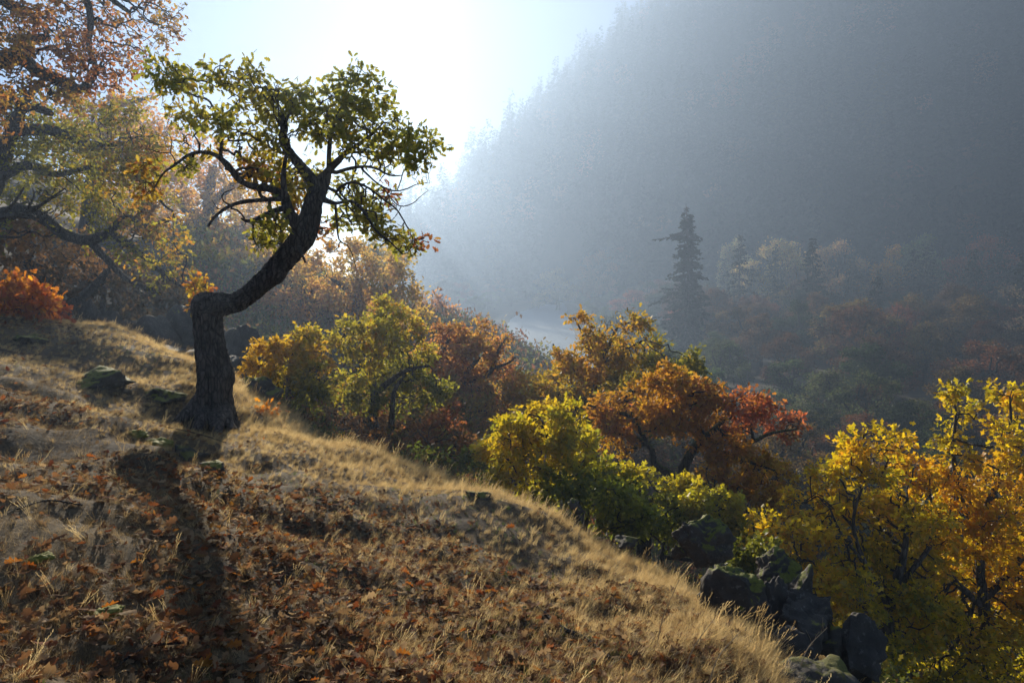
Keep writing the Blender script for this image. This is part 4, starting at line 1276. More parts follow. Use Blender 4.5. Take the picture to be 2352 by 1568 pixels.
# ------------------------------------------------------------------ broadleaf wood of the valley: one built tree of each kind, then copies
def wood_proto(seed, h, lumps, n_leaf, leaf, airy=False):
    r = np.random.RandomState(seed)
    tr = [(0, 0, -0.6, 0.05 * h), (0.03 * h, 0, 0.2 * h, 0.035 * h), (-0.02 * h, 0.02 * h, 0.42 * h, 0.024 * h)]
    P3 = [tr]
    cents, rads = [], []
    for k in range(lumps):
        a = r.uniform(0, 2 * np.pi)
        rr = 0.34 * h * math.sqrt(r.uniform(0, 1))
        zz = h * r.uniform(0.36, 0.86) * (1 - 0.25 * (rr / (0.34 * h)) ** 2)
        cents.append((rr * math.cos(a), rr * math.sin(a), zz))
        rads.append(h * r.uniform(0.10, 0.19))
    cents.append((0, 0, h * 0.86))
    rads.append(h * 0.14)
    cents, rads = np.array(cents), np.array(rads)
    n_att = 320
    bi = r.choice(len(cents), n_att, p=rads ** 2 / (rads ** 2).sum())
    s = r.normal(size=(n_att, 3))
    s /= np.linalg.norm(s, axis=1, keepdims=True)
    att = cents[bi] + s * rads[bi][:, None] * r.uniform(0.3, 1, (n_att, 1)) * np.array([1.1, 1.1, 0.75])
    pos, R, n0, hgt, lists, chains = skeleton(P3, att, 0.055 * h, 0.06 * h, 900, seed, 0.4, tip=0.0035 * h, pipe=2.2)
    parts = [tube(pos[lists[0]], R[lists[0]], 8, 0.15)]
    for ch in chains:
        q = R[ch].copy()
        q[0] = min(q[0], q[1])
        parts.append(tube(pos[ch], q, 4))
    wv_, wq = join(parts)
    cand = np.nonzero((np.arange(len(pos)) >= n0) & (hgt <= 2))[0]
    c = r.choice(cand, n_leaf)
    lp = pos[c] + r.normal(size=(n_leaf, 3)) * 0.03 * h * np.array([1.2, 1.2, 0.8])
    cv = 0.75 + 0.35 * vnoise(lp / h * 7 + seed)
    col = (cv * r.uniform(0.6, 1.35, n_leaf))[:, None] * np.array([[1, 1, 1]])
    col = col * (1 + r.normal(size=(n_leaf, 3)) * np.array([0.10, 0.08, 0.0]))
    d = r.normal(size=(n_leaf, 3)) + (lp - cents.mean(0)) / h
    V, T, C, _, _ = spread_leaves(lp, d, leaf, 2, r, np.clip(col, 0.05, 3))
    return new_mesh('trunk', wv_, Q=wq, smooth=True), new_mesh('crown', V, T=T, col=C)


protos = []
for k in range(6):
    tm, cm = wood_proto(200 + k, 8.0, 12 + k, 11000 if k < 5 else 2600, 0.2 if k < 5 else 0.17)
    tm.materials.append(M_TWIG)
    cm.materials.append(M_LEAF_FAR)
    protos.append((tm, cm))


def wood_tree(name, label, x, y, z, h, k, col, group, rz, sx=1.0, cat='tree'):
    t = empty(name, (x, y, z), label, cat, group)
    t.rotation_euler = (0, 0, rz)
    t.scale = (h / 8 * sx, h / 8 * sx, h / 8)
    tr_ = link('trunk', protos[k][0], None, t)
    c_ = link('crown', protos[k][1], None, t)
    c_.color = (*col, 1)
    tag(c_, kind='stuff')
    return t


def px_base(x, y):
    """first ground point met on a sight line beyond 40 m"""
    d = P(x, y, 1.0)
    t = np.concatenate([np.linspace(40, 330, 1200)])
    z = ground_z(d[0] * t, t)
    hit = np.nonzero(d[2] * t < z)[0]
    k = hit[0] if len(hit) else -1
    return d[0] * t[k], t[k]


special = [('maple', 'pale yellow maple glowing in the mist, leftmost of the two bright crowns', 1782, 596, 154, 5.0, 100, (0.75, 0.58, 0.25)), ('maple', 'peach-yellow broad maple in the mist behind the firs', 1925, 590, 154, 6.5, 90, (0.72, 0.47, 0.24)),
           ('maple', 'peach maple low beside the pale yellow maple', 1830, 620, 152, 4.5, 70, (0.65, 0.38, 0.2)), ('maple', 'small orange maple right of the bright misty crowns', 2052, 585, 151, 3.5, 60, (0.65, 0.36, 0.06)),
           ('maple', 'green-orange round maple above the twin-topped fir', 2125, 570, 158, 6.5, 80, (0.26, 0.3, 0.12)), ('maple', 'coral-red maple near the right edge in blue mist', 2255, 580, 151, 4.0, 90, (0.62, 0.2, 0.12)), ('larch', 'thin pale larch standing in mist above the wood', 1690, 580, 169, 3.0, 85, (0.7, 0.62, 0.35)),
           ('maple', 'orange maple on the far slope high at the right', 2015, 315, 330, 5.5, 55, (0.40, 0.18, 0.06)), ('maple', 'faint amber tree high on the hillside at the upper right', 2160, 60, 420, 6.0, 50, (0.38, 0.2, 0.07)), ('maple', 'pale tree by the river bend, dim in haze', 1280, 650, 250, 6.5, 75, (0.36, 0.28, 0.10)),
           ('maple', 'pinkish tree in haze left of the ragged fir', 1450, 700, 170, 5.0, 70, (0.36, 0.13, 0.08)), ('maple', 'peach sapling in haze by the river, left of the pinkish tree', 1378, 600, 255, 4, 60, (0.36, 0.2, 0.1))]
for k, (nm, lb, x, y, D, h_, hp, col) in enumerate(special):
    c = P(x, y, D)
    b = gz(c[0], c[1]) - 0.3
    h = max(P(x, y - hp * 0.55, D)[2] - b, hp * PX * D)
    wood_tree(nm, lb, c[0], c[1], b, h, k % 5, col, 'bright trees in the valley mist', k * 1.3, min(1.2, (0.5 if nm == 'larch' else 1.15) * hp * PX * D / (0.85 * h) + 0.25))
kinds = [('brown oak in the shaded wood beyond the grassy slope', (0.15, 0.075, 0.03)), ('russet oak in the shaded wood beyond the grassy slope', (0.20, 0.075, 0.03)), ('olive-green oak in the shaded wood beyond the grassy slope', (0.075, 0.085, 0.025)),
         ('tawny oak in the shaded wood beyond the grassy slope', (0.20, 0.125, 0.035)), ('dark green oak in the shaded wood beyond the grassy slope', (0.04, 0.062, 0.022)), ('thin grey half-bare tree in the shaded wood beyond the grassy slope', (0.2, 0.15, 0.1))]
rw = np.random.RandomState(77)
spots = []
tries = 0
while len(spots) < 300 and tries < 60000:
    tries += 1
    Y = math.sqrt(rw.uniform(46 ** 2, 255 ** 2))
    u = rw.uniform(0.07, 0.78) if Y > 50 else rw.uniform(0.2, 0.75)
    if rw.uniform() < 0.25:
        Y = rw.uniform(190, 315)
        u = rw.uniform(-0.16, 0.3)
    X = u * Y
    xa, ya = np.array([X]), np.array([Y])
    if inside(xa, ya, RIV)[0]:
        continue
    rdist = seg_dist(xa, ya, RIV, True)[0][0]
    if rdist < (3 if X > RIV[:, 0].mean() else 8):
        continue
    # keep the sight line to the water open
    if -0.02 < u < 0.10 and Y < 200:
        continue
    if abs(u - 0.243) < 0.03 and Y < 104:
        continue
    dmin = 4.6 + 0.018 * Y
    if any((X - a) ** 2 + (Y - b) ** 2 < dmin * dmin for a, b, *_ in spots):
        continue
    spots.append((X, Y, u))
for X, Y, u in spots:
    far = sstep(110, 220, np.array([Y]))[0]
    near_river = seg_dist(np.array([X]), np.array([Y]), RIV, True)[0][0] < 18
    if near_river:
        k = rw.choice([2, 4, 3], p=[.5, .3, .2])
    else:
        pr = np.array([.3, .25, .12, .17, .08, .08]) * (1 - far) + np.array([.12, .1, .3, .15, .25, .08]) * far
        k = rw.choice(6, p=pr / pr.sum())
    lb, col = kinds[k]
    if near_river:
        lb, col = 'willow-green bush on the ' + ('near' if Y < 170 else 'far') + (' left' if X < RIV[:, 0].mean() else ' right') + ' river bank in haze', (0.11, 0.14, 0.05)
    if not near_river:
        zone = 'at the front of the dark wood' if Y < 85 else ('in the middle of the dark wood' if Y < 150 else 'in the misty back of the wood')
        side = 'left of the slim fir' if X / Y < 0.5 else 'towards the right edge'
        lb = lb.replace('in the shaded wood beyond the grassy slope', zone + ', ' + side)
    col = np.array(col) * rw.uniform(0.75, 1.3) * (1 + rw.normal(size=3) * 0.07)
    h = rw.uniform(7, 10.5) * (0.72 if Y < 75 else 1.0) if not near_river else rw.uniform(4, 6.5)
    wood_tree('bank_bush' if near_river else ('bare_tree' if k == 5 else 'oak_tree'), lb, X, Y, gz(X, Y) - 0.2, h, 5 if (k == 5 and not near_river) else rw.randint(0, 5), np.clip(col, 0.01, 1),
              'bushes on the river bank' if near_river else 'trees of the shaded valley wood', rw.uniform(0, 6.28), rw.uniform(0.95, 1.3))


ns = 0
while ns < 34:
    Y = rw.uniform(26, 50)
    u = rw.uniform(0.14, 0.72)
    X = u * Y
    if any((X - a) ** 2 + (Y - b) ** 2 < 9 for a, b, *_ in spots) or inside(np.array([X]), np.array([Y]), RIV)[0]:
        continue
    spots.append((X, Y, u))
    k = rw.randint(0, 5)
    nm = ('russet', 'brown', 'olive', 'tawny', 'dark green')[k]
    wood_tree('young_oak', nm + ' young oak in the dip just behind the ' + ('orange oak' if u < 0.33 else 'big yellow oak' if u < 0.55 else 'spired yellow oak'), X, Y, gz(X, Y) - 0.2, rw.uniform(3.2, 5.2), k,
              np.array([(0.17, 0.07, 0.03), (0.13, 0.07, 0.03), (0.09, 0.095, 0.025), (0.2, 0.125, 0.035), (0.045, 0.065, 0.02)][k]) * rw.uniform(0.8, 1.2), 'young oaks in the dip below the slope', rw.uniform(0, 6.28), 1.25)
    ns += 1
fir_protos = []
for k in range(3):
    (wv_, wq), (lv, lt, lc) = conifer_parts(20.0, 320 + k, whorls=34, per=6, spray=14, base_r=(0.15, 0.19, 0.23)[k], bare=0.04, size=1.2)
    a_, b_ = new_mesh('trunk', wv_, Q=wq, smooth=True), new_mesh('crown', lv, T=lt, col=lc)
    a_.materials.append(M_BARK)
    b_.materials.append(M_NEEDLE)
    fir_protos.append((a_, b_))
nf = 0
fspots = []
while nf < 46:
    Y = rw.uniform(125, 270)
    u = rw.uniform(0.28, 0.78)
    X = u * Y
    if any((X - a) ** 2 + (Y - b) ** 2 < 60 for a, b in fspots) or abs(u - 0.243) < 0.04:
        continue
    fspots.append((X, Y))
    zone = 'among the brown oaks' if Y < 170 else 'at the misty foot of the mountain'
    side = 'left of the slim fir' if u < 0.5 else 'towards the right edge'
    h = rw.uniform(11, 20)
    t = empty('fir_tree', (X, Y, gz(X, Y) - 0.2), ('slender', 'dark', 'broad')[nf % 3] + ' fir standing ' + zone + ', ' + side, 'tree', 'firs scattered through the valley wood')
    t.rotation_euler = (0, 0, rw.uniform(0, 6.28))
    t.scale = (h / 20,) * 3
    link('trunk', fir_protos[nf % 3][0], None, t)
    c_ = link('crown', fir_protos[nf % 3][1], None, t)
    g_ = rw.uniform(0.7, 1.3)
    c_.color = (0.020 * g_, 0.036 * g_, 0.020 * g_, 1)
    tag(c_, kind='stuff')
    nf += 1


# ------------------------------------------------------------------ scattered masses
def scatter(name, label, cat, pts, rots, scl, pid, meshes, kind='stuff', seed=0):
    coll = bpy.data.collections.new(name + '_kinds')
    for k, me in enumerate(meshes):
        coll.objects.link(bpy.data.objects.new('%s_kind_%02d' % (name, k), me))
    me = bpy.data.meshes.new(name)
    me.vertices.add(len(pts))
    me.vertices.foreach_set('co', np.asarray(pts, np.float32).ravel())
    a = me.attributes.new('rot', 'FLOAT_VECTOR', 'POINT')
    a.data.foreach_set('vector', np.asarray(rots, np.float32).ravel())
    a = me.attributes.new('scl', 'FLOAT_VECTOR', 'POINT')
    a.data.foreach_set('vector', np.asarray(scl, np.float32).ravel())
    a = me.attributes.new('pid', 'INT', 'POINT')
    a.data.foreach_set('value', np.asarray(pid, np.int32))
    me.update()
    ng = bpy.data.node_groups.new(name, 'GeometryNodeTree')
    ng.interface.new_socket('Geometry', in_out='INPUT', socket_type='NodeSocketGeometry')
    ng.interface.new_socket('Geometry', in_out='OUTPUT', socket_type='NodeSocketGeometry')
    gi, go = ng.nodes.new('NodeGroupInput'), ng.nodes.new('NodeGroupOutput')
    ip = ng.nodes.new('GeometryNodeInstanceOnPoints')
    ci = ng.nodes.new('GeometryNodeCollectionInfo')
    ci.inputs['Collection'].default_value = coll
    ci.inputs['Separate Children'].default_value = True
    ci.inputs['Reset Children'].default_value = True
    ip.inputs['Pick Instance'].default_value = True

    def attr(nm, ty):
        n = ng.nodes.new('GeometryNodeInputNamedAttribute')
        n.data_type = ty
        n.inputs['Name'].default_value = nm
        return n.outputs['Attribute']
    L = ng.links
    L.new(gi.outputs[0], ip.inputs['Points'])
    L.new(ci.outputs[0], ip.inputs['Instance'])
    L.new(attr('pid', 'INT'), ip.inputs['Instance Index'])
    L.new(attr('rot', 'FLOAT_VECTOR'), ip.inputs['Rotation'])
    L.new(attr('scl', 'FLOAT_VECTOR'), ip.inputs['Scale'])
    L.new(ip.outputs[0], go.inputs[0])
    o = link(name, me)
    md = o.modifiers.new('scatter', 'NODES')
    md.node_group = ng
    return tag(o, label, cat, kind=kind)


def inst_mat(name, stops, trans=0.3, gloss=0.02, rough=0.5):
    return ramp_leaf_mat(name, stops, trans, gloss, rough)


# far conifer forest on the mountainside
M_FIR = inst_mat('far_fir', [(0.0, (0.006, 0.012, 0.007)), (0.5, (0.02, 0.034, 0.018)), (0.85, (0.045, 0.062, 0.033)), (1.0, (0.10, 0.10, 0.045))], 0.15)
M_FAR_GOLD = inst_mat('far_autumn', [(0.0, (0.12, 0.08, 0.03)), (0.5, (0.26, 0.15, 0.05)), (1.0, (0.3, 0.11, 0.05))], 0.4)
firs = []
for k in range(4):
    (wv_, wq), (lv, lt, lc) = conifer_parts(20.0, 300 + k, whorls=22, per=5, spray=5, base_r=0.15 + 0.02 * k, bare=0.05, size=2.0)
    me = new_mesh('fir', lv, T=lt)
    me.materials.append(M_FIR)
    firs.append(me)
gold = new_mesh('gold', np.zeros((0, 3)))
gv, gt, _, _, _ = spread_leaves(*(lambda r: ((lambda s: (s / np.linalg.norm(s, axis=1, keepdims=True) * r.uniform(0.5, 1, (420, 1)) * np.array([3.6, 3.6, 4.2]) + np.array([0, 0, 5.5]), r.normal(size=(420, 3))))(r.normal(size=(420, 3)))))(np.random.RandomState(5)), 1.1, 2, np.random.RandomState(6), np.ones((420, 3)))
gold = new_mesh('far_broadleaf', gv, T=gt)
gold.materials.append(M_FAR_GOLD)
rf = np.random.RandomState(55)
n = 26000
Yf = rf.uniform(150, 560, n)
Xf = rf.uniform(-0.36, 0.82, n) * Yf
yb = 318 - 0.8 * np.clip(Xf, 0, 300)
ok = (Xf > -66) & (Yf > yb - 12) & (rf.uniform(size=n) < np.where(Yf > yb + 30, 0.55, 0.4)) & (seg_dist(Xf, Yf, RIV, True)[0] > 9) & ~inside(Xf, Yf, RIV)
Xf, Yf = Xf[ok], Yf[ok]
# thin out to an even spacing
cell = {}
keep = []
for i in range(len(Xf)):
    key = (int(Xf[i] // 6.4), int(Yf[i] // 6.4))
    if key not in cell:
        cell[key] = 1
        keep.append(i)
Xf, Yf = Xf[keep], Yf[keep]
Zf = ground_z(Xf, Yf) - 0.4
n = len(Xf)
g = (vnoise(v3(Xf * 0.03, Yf * 0.03, 4.0)) > 0.42) & (rf.uniform(size=n) < 0.35)
g |= rf.uniform(size=n) < 0.02
s = 0.65 + 1.1 * rf.uniform(0, 1, n) ** 1.5
s = np.where(g, s * 0.9, s)
scatter('mountain_forest', 'dense misty fir forest covering the far mountainside', 'forest', np.stack([Xf, Yf, Zf], 1), np.stack([np.zeros(n), np.zeros(n), rf.uniform(0, 6.28, n)], 1),
        np.stack([s * 1.05, s * 1.05, s * rf.uniform(0.85, 1.15, n)], 1), np.where(g, 4, rf.randint(0, 4, n)), firs + [gold])

# ------------------------------------------------------------------ dry grass
def tuft(seed, n, ln, wd, lean, bend, spread):
    r = np.random.RandomState(seed)
    seg = 3
    V, Q, o = [], [], 0
    for k in range(n):
        a = r.uniform(0, 2 * np.pi)
        b = np.array([math.cos(a), math.sin(a), 0]) * spread * math.sqrt(r.uniform())
        ph = r.uniform(0, 2 * np.pi)
        dr = np.array([math.cos(ph), math.sin(ph), 0]) * r.uniform(0.1, 1) * bend + np.array([lean, -0.1, 0])
        L = ln * r.uniform(0.4, 1.2)
        sd_ = np.array([-math.sin(ph), math.cos(ph), 0]) * wd * r.uniform(0.6, 1.4)
        for j in range(seg + 1):
            t = j / seg
            c = b + np.array([0, 0, 1]) * L * (t - 0.35 * np.linalg.norm(dr) * t * t) + dr * L * t ** 1.6
            w = sd_ * (1 - 0.85 * t)
            V += [c - w, c + w]
        for j in range(seg):
            Q.append((o + 2 * j, o + 2 * j + 1, o + 2 * j + 3, o + 2 * j + 2))
        o += 2 * (seg + 1)
    return new_mesh('tuft', V, Q=Q)


def seedhead(seed, n, ln):
    r = np.random.RandomState(seed)
    V, Q, T, o = [], [], [], 0
    for k in range(n):
        ph = r.uniform(0, 6.28)
        dr = np.array([math.cos(ph), math.sin(ph), 0]) * r.uniform(0.05, 0.3) + np.array([0.18, 0, 0])
        L = ln * r.uniform(0.6, 1.15)
        b = np.array([r.normal() * 0.02, r.normal() * 0.02, 0])
        sd_ = np.array([1, 0, 0]) * 0.0011
        top = None
        for j in range(4):
            t = j / 3
            c = b + np.array([0, 0, L * t]) + dr * L * t ** 2
            V += [c - sd_ * (1 - .5 * t), c + sd_ * (1 - .5 * t)]
            top = c
        for j in range(3):
            Q.append((o + 2 * j, o + 2 * j + 1, o + 2 * j + 3, o + 2 * j + 2))
        o += 8
        for j in range(7):
            c = top - np.array([0, 0, 0.013 * j]) - dr * 0.02 * j
            d = r.normal(size=3) * 0.006 + np.array([0, 0, 0.014])
            w = np.array([0.003, 0, 0])
            V += [c - w, c + w, c + d + w * .3, c + d - w * .3]
            Q.append((o, o + 1, o + 2, o + 3))
            o += 4
    return new_mesh('seed_stalk', V, Q=Q)


STRAW = [(0.0, (0.40, 0.27, 0.12)), (0.5, (0.62, 0.45, 0.22)), (1.0, (0.76, 0.60, 0.33))]
M_STRAW = inst_mat('dry_grass', STRAW, 0.55, 0.03, 0.5)
M_STRAW_DARK = inst_mat('old_thatch', [(0.0, (0.13, 0.085, 0.04)), (0.5, (0.32, 0.22, 0.10)), (1.0, (0.55, 0.40, 0.20))], 0.4, 0.05, 0.4)
M_GREENBLADE = inst_mat('green_grass', [(0.0, (0.07, 0.12, 0.015)), (1.0, (0.17, 0.22, 0.03))], 0.5, 0.06, 0.4)
tufts = []
for k in range(6):
    me = tuft(400 + k, 34, 0.17, 0.0016, 0.35, 0.55, 0.05)
    me.materials.append(M_STRAW)
    tufts.append(me)
for k in range(5):                                              # flattened old thatch
    me = tuft(420 + k, 26, 0.15, 0.0017, 0.25, 1.5, 0.08)
    me.materials.append(M_STRAW_DARK)
    tufts.append(me)
for k in range(3):
    me = tuft(440 + k, 14, 0.075, 0.0017, 0.1, 0.5, 0.03)
    me.materials.append(M_GREENBLADE)
    tufts.append(me)
for k in range(4):
    me = seedhead(460 + k, 5, 0.30)
    me.materials.append(M_STRAW)
    tufts.append(me)
rg = np.random.RandomState(91)


def slope_points(n, r, dmax=0.8, ymax=17.0, bias=1.0):
    """random points of the near slope, denser towards the viewer, as seen ground area"""
    out = []
    tot = 0
    while tot < n:
        m = n * 2
        y = 0.9 + (ymax - 0.9) * r.uniform(0, 1, m) ** bias
        u = r.uniform(-0.95, 0.62, m)
        x = u * (y + 0.7)
        d = brow_d(x, y)
        k = (d < dmax) & (y > 1.1)
        out.append(np.stack([x[k], y[k], d[k]], 1))
        tot += int(k.sum())
    return np.concatenate(out)[:n]


q = slope_points(70000, rg, 2.4, 16.5, 1.3)
x, y, d = q.T
z = ground_z(x, y)
big = fbm(v3(x * 0.55, y * 0.55, 8.0), 3)
rim = np.exp(-np.clip(-d, 0, None) / 1.8)                        # thick pale grass along the brow
left = sstep(-9, -3, x) * 0 + sstep(6.5, 9.5, y)
pg = np.clip(0.02 + 0.85 * rim + 0.65 * left + 0.45 * big, 0.03, 1)
isg = rg.uniform(size=len(x)) < pg
typ = np.where(isg, rg.randint(0, 6, len(x)), rg.randint(6, 11, len(x)))
grn = (fbm(v3(x * 1.3, y * 1.3, 12.0), 2) > 0.30) & (rg.uniform(size=len(x)) < 0.5) & (rim < 0.6)
typ = np.where(grn, rg.randint(11, 14, len(x)), typ)
sd2 = (rg.uniform(size=len(x)) < 0.02 + 0.06 * (rim > 0.75))
typ = np.where(sd2, rg.randint(14, 18, len(x)), typ)
s = rg.uniform(0.5, 1.15, len(x)) * np.where(isg, 0.36 + 0.42 * rim, 0.42)
kk = ~((rim < 0.45) & (y < 6.5) & (typ >= 6) & (typ < 11) & (rg.uniform(size=len(x)) < 0.6))
x, y, z, isg, typ, s = x[kk], y[kk], z[kk], isg[kk], typ[kk], s[kk]
n = len(x)
scatter('slope_grass', 'pale dry grass with old thatch and green shoots on the near slope', 'grass', np.stack([x, y, z - 0.008], 1),
        np.stack([rg.normal(size=n) * 0.16 - 0.05, rg.normal(size=n) * 0.16 + 0.2, np.where(isg, rg.normal(size=n) * 0.7, rg.uniform(0, 6.28, n))], 1),
        np.stack([s, s, s * rg.uniform(0.75, 1.2, n)], 1), typ, tufts)

# undergrowth on the steep ground below the brow
ru = np.random.RandomState(66)
clumps = []
for k in range(5):
    pp = ru.normal(size=(110, 3)) * np.array([0.22, 0.22, 0.14]) + np.array([0, 0, 0.24])
    cc = pal_eval([[(0.05, 0.065, 0.015), OLIVE], [BROWN, (0.2, 0.12, 0.03)], [OLIVE, (0.3, 0.22, 0.02)], [(0.08, 0.05, 0.025), RUST], [(0.04, 0.055, 0.015), (0.12, 0.13, 0.02)]][k], ru.uniform(size=110))
    dd_ = ru.normal(size=(110, 3)) + np.array([0, 0, 0.6])
    vv_, tt_, c_, _, _ = spread_leaves(pp, dd_, 0.1, 1, ru, cc)
    me = new_mesh('undergrowth_clump', vv_, T=tt_, col=c_)
    me.materials.append(M_LEAF)
    clumps.append(me)
n = 13000
yy = np.where(ru.uniform(size=n) < 0.6, ru.uniform(3, 30, n), ru.uniform(30, 62, n))
xx = ru.uniform(-0.45, 0.85, n) * yy
bd_ = brow_d(xx, yy)
k = (bd_ > 1.0) & (bd_ < 54) & ~inside(xx, yy, RIV) & (ru.uniform(size=n) < 0.75)
xx, yy = xx[k], yy[k]
n = len(xx)
s = (1 + 1.6 * sstep(24, 40, yy)) * ru.uniform(0.6, 1.5, n) * (0.55 + 0.45 * sstep(1, 5, bd_[k]))
scatter('undergrowth', 'low brown and green undergrowth covering the steep bank below the grassy brow', 'undergrowth', np.stack([xx, yy, ground_z(xx, yy) - 0.05], 1),
        np.stack([np.zeros(n), np.zeros(n), ru.uniform(0, 6.28, n)], 1), np.repeat(s[:, None], 3, 1), ru.randint(0, 5, n), clumps)

# ------------------------------------------------------------------ fallen leaves
def fallen(seed):
    r = np.random.RandomState(seed)
    v, t = LEAF[0]
    v = v.copy()
    v[:, 1] -= 0.45
    c1, c2_, tw = r.uniform(-0.9, 1.1), r.uniform(-0.3, 1.3), r.uniform(-0.5, 0.5)
    v[:, 2] = c1 * v[:, 0] ** 2 * 1.8 + c2_ * v[:, 1] ** 2 * 0.6 + tw * v[:, 0] * v[:, 1] * 1.5 + 0.06 * np.abs(v[:, 0])
    v[:, 0] *= r.uniform(0.9, 1.25)
    return new_mesh('fallen_leaf', v, T=t)


LIT = {'brown': [(0.0, (0.06, 0.03, 0.016)), (0.5, (0.17, 0.08, 0.036)), (1.0, (0.28, 0.14, 0.065))],
       'tan': [(0.0, (0.22, 0.13, 0.06)), (0.5, (0.36, 0.23, 0.12)), (1.0, (0.48, 0.34, 0.2))],
       'orange': [(0.0, (0.30, 0.08, 0.015)), (0.5, (0.40, 0.13, 0.02)), (1.0, (0.42, 0.19, 0.03))],
       'russet': [(0.0, (0.14, 0.04, 0.018)), (0.5, (0.24, 0.07, 0.022)), (1.0, (0.30, 0.10, 0.03))]}
LM = {k: ramp_leaf_mat(k + '_fallen_leaf', v, 0.45, 0.015, 0.6) for k, v in LIT.items()}
lits, names = [], []
for k in range(16):
    me = fallen(500 + k)
    nm = ['brown', 'russet', 'tan', 'brown', 'orange' if k < 8 else 'tan', 'brown', 'tan', 'brown'][k % 8]
    me.materials.append(LM[nm])
    lits.append(me)
    names.append(nm)
rl = np.random.RandomState(92)
q = slope_points(52000, rl, 0.4, 12.0, 1.5)
x, y, d = q.T
dens = np.clip(0.55 + 0.75 * fbm(v3(x * 0.8, y * 0.8, 31.0), 3) - 0.75 * np.exp(-np.clip(-d, 0, None) / 1.1) - 0.5 * sstep(5, 9, y), 0.05, 1)
k = rl.uniform(size=len(x)) < dens
x, y = x[k], y[k]
n = len(x)
z = ground_z(x, y) + rl.uniform(0.004, 0.036, n)
s = 0.032 + 0.065 * rl.uniform(0, 1, n) ** 1.6
rot = np.stack([rl.normal(size=n) * 0.42 - 0.1, rl.normal(size=n) * 0.42 + 0.24, rl.uniform(0, 6.28, n)], 1)
pid = rl.randint(0, 16, n)
# the nearest, largest ones are objects of their own
vis = np.nonzero((y > 2.2) & (np.abs(x / y) < 0.7) & (-0.2 < y))[0]
order = vis[np.argsort(-(s[vis] / y[vis]) + rl.uniform(0, 0.004, len(vis)))]
single = order[:290]
rest = np.setdiff1d(np.arange(n), single)
scatter('leaf_litter', 'brown, tan and orange oak leaf litter strewn over the near slope', 'leaf litter', np.stack([x, y, z], 1)[rest], rot[rest], np.repeat(s[rest][:, None], 3, 1), pid[rest], lits)
for i in single:
    o = link('fallen_leaf', lits[pid[i]])
    o.location = (x[i], y[i], z[i] + 0.01)
    o.rotation_euler = tuple(rot[i])
    o.scale = (s[i],) * 3
    tag(o, {'brown': 'curled dark brown oak leaf lying on the near slope', 'tan': 'pale tan oak leaf lying on the near slope', 'orange': 'bright orange oak leaf lying on the near slope', 'russet': 'russet red oak leaf lying on the near slope'}[names[pid[i]]],
        'leaf', 'fallen oak leaves on the near slope')

# ------------------------------------------------------------------ twigs on the ground and dry stalks
def ground_at(x, y):
    d = P(x, y, 1.0)
    t = 1.5
    while t < 18 and d[2] * t > gz(d[0] * t, t):
        t += 0.015
    return np.array((d[0] * t, t, gz(d[0] * t, t)))


for lb, pts, rr in [('dark fallen branch at the bottom centre, half hidden in leaves', [(1230, 1400), (1290, 1450), (1340, 1475), (1400, 1520)], 0.012), ('thin straight twig lying below the trunk foot', [(380, 985), (450, 1000), (520, 1022)], 0.007),
                    ('bent thin twig in the litter at lower left', [(250, 1560), (330, 1500), (420, 1490)], 0.005), ('slender twig leaning over thatch at left', [(40, 1180), (110, 1160), (190, 1170)], 0.005)]:
    p = np.array([np.append(ground_at(*q) + np.array([0, 0, 0.025]), rr) for q in pts])
    q = resample(p, 0.05)
    v, qq = tube(q[:, :3], q[:, 3], 7, 0.3)
    o = link('fallen_twig', new_mesh('fallen_twig', v - q[0, :3], Q=qq, smooth=True), M_TWIG)
    o.location = q[0, :3]
    tag(o, lb, 'twig')
M_STALK, nt_, out_ = mat_new('dry_stalk')
leaf_shader(nt_, out_, mixc(nt_, 0.5, (0.4, 0.3, 0.17), (0.3, 0.2, 0.1)), 0.2, 0.08, 0.4)
rk = np.random.RandomState(15)
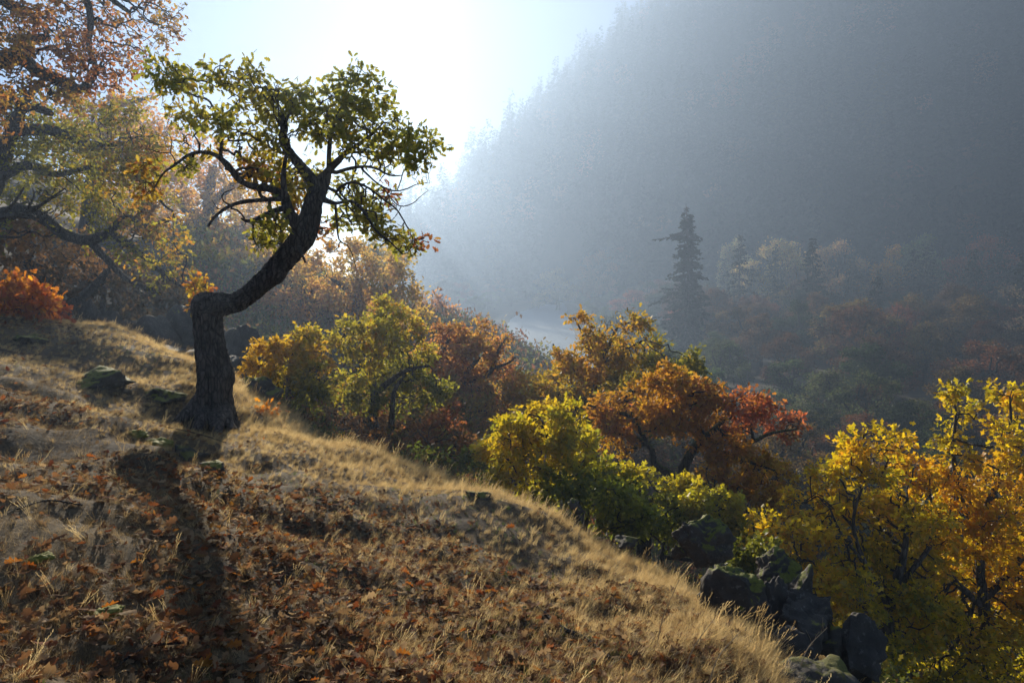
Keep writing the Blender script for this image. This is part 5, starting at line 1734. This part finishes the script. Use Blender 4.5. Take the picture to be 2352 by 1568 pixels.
for lb, x0, y0, x1, y1, D in [('tall pale dry stalk crossing the dark hollow at the bottom, left of two', 1560, 1600, 1640, 1420, 3.6), ('tall pale dry stalk leaning right at the bottom, right of two', 1620, 1600, 1700, 1450, 3.5),
                              ('pale dry stalk rising from grass at lower right rocks', 1830, 1560, 1900, 1440, 4.2), ('thin upright dry stem on the slope at lower left of the trunk', 225, 1010, 245, 935, 7.8), ('arched dry stem before the rock pile', 1500, 1560, 1560, 1330, 3.9)]:
    a, b = P(x0, y0, D), P(x1, y1, D + 0.15)
    m = (a + b) / 2 + np.array([-0.03, 0, 0.03])
    q = resample(np.array([(*a, 0.0035), (*m, 0.003), (*b, 0.0012)]), 0.03)
    v, qq = tube(q[:, :3], q[:, 3], 5)
    parts = [(v, qq)]
    for j in range(5):
        k = int(len(q) * (0.5 + 0.1 * j)) if len(q) > 4 else 1
        k = min(k, len(q) - 1)
        e = q[k, :3] + rk.normal(size=3) * 0.03 + np.array([0, 0, 0.06])
        parts.append(tube(np.array([q[k, :3], (q[k, :3] + e) / 2 + rk.normal(size=3) * 0.004, e]), np.array([0.0013, 0.001, 0.0007]), 3))
    v, qq = join(parts)
    o = link('dry_stalk', new_mesh('dry_stalk', v - a, Q=qq, smooth=True), M_STALK)
    o.location = a
    tag(o, lb, 'stalk')

# ------------------------------------------------------------------ haze
def haze():
    m = bpy.data.materials.new('valley_haze')
    m.use_nodes = True
    nt = m.node_tree
    nt.nodes.clear()
    out = nt.nodes.new('ShaderNodeOutputMaterial')
    pv = nt.nodes.new('ShaderNodeVolumePrincipled')
    pv.inputs['Color'].default_value = (0.52, 0.70, 1.0, 1)
    pv.inputs['Density'].default_value = HAZE
    pv.inputs['Anisotropy'].default_value = 0.46
    pv.inputs['Density Attribute'].default_value = ''
    pv.inputs['Temperature Attribute'].default_value = ''
    nt.links.new(pv.outputs[0], out.inputs['Volume'])
    m.cycles.homogeneous_volume = True
    zt = float(max(GZ.max(), (Zf + 26).max())) + 4
    zb = float(GZ.min()) - 1.5
    lo, hi = (-75.0, -75.0, zb), (480.0, 590.0, zt)
    v = [(x, y, z) for z in (lo[2], hi[2]) for y in (lo[1], hi[1]) for x in (lo[0], hi[0])]
    f = [(0, 2, 3, 1), (4, 5, 7, 6), (0, 1, 5, 4), (2, 6, 7, 3), (0, 4, 6, 2), (1, 3, 7, 5)]
    o = link('haze', new_mesh('haze', v, Q=f), m)
    tag(o, 'pale sunlit mist filling the valley', 'haze', kind='stuff')


HAZE = 0.0023
haze()
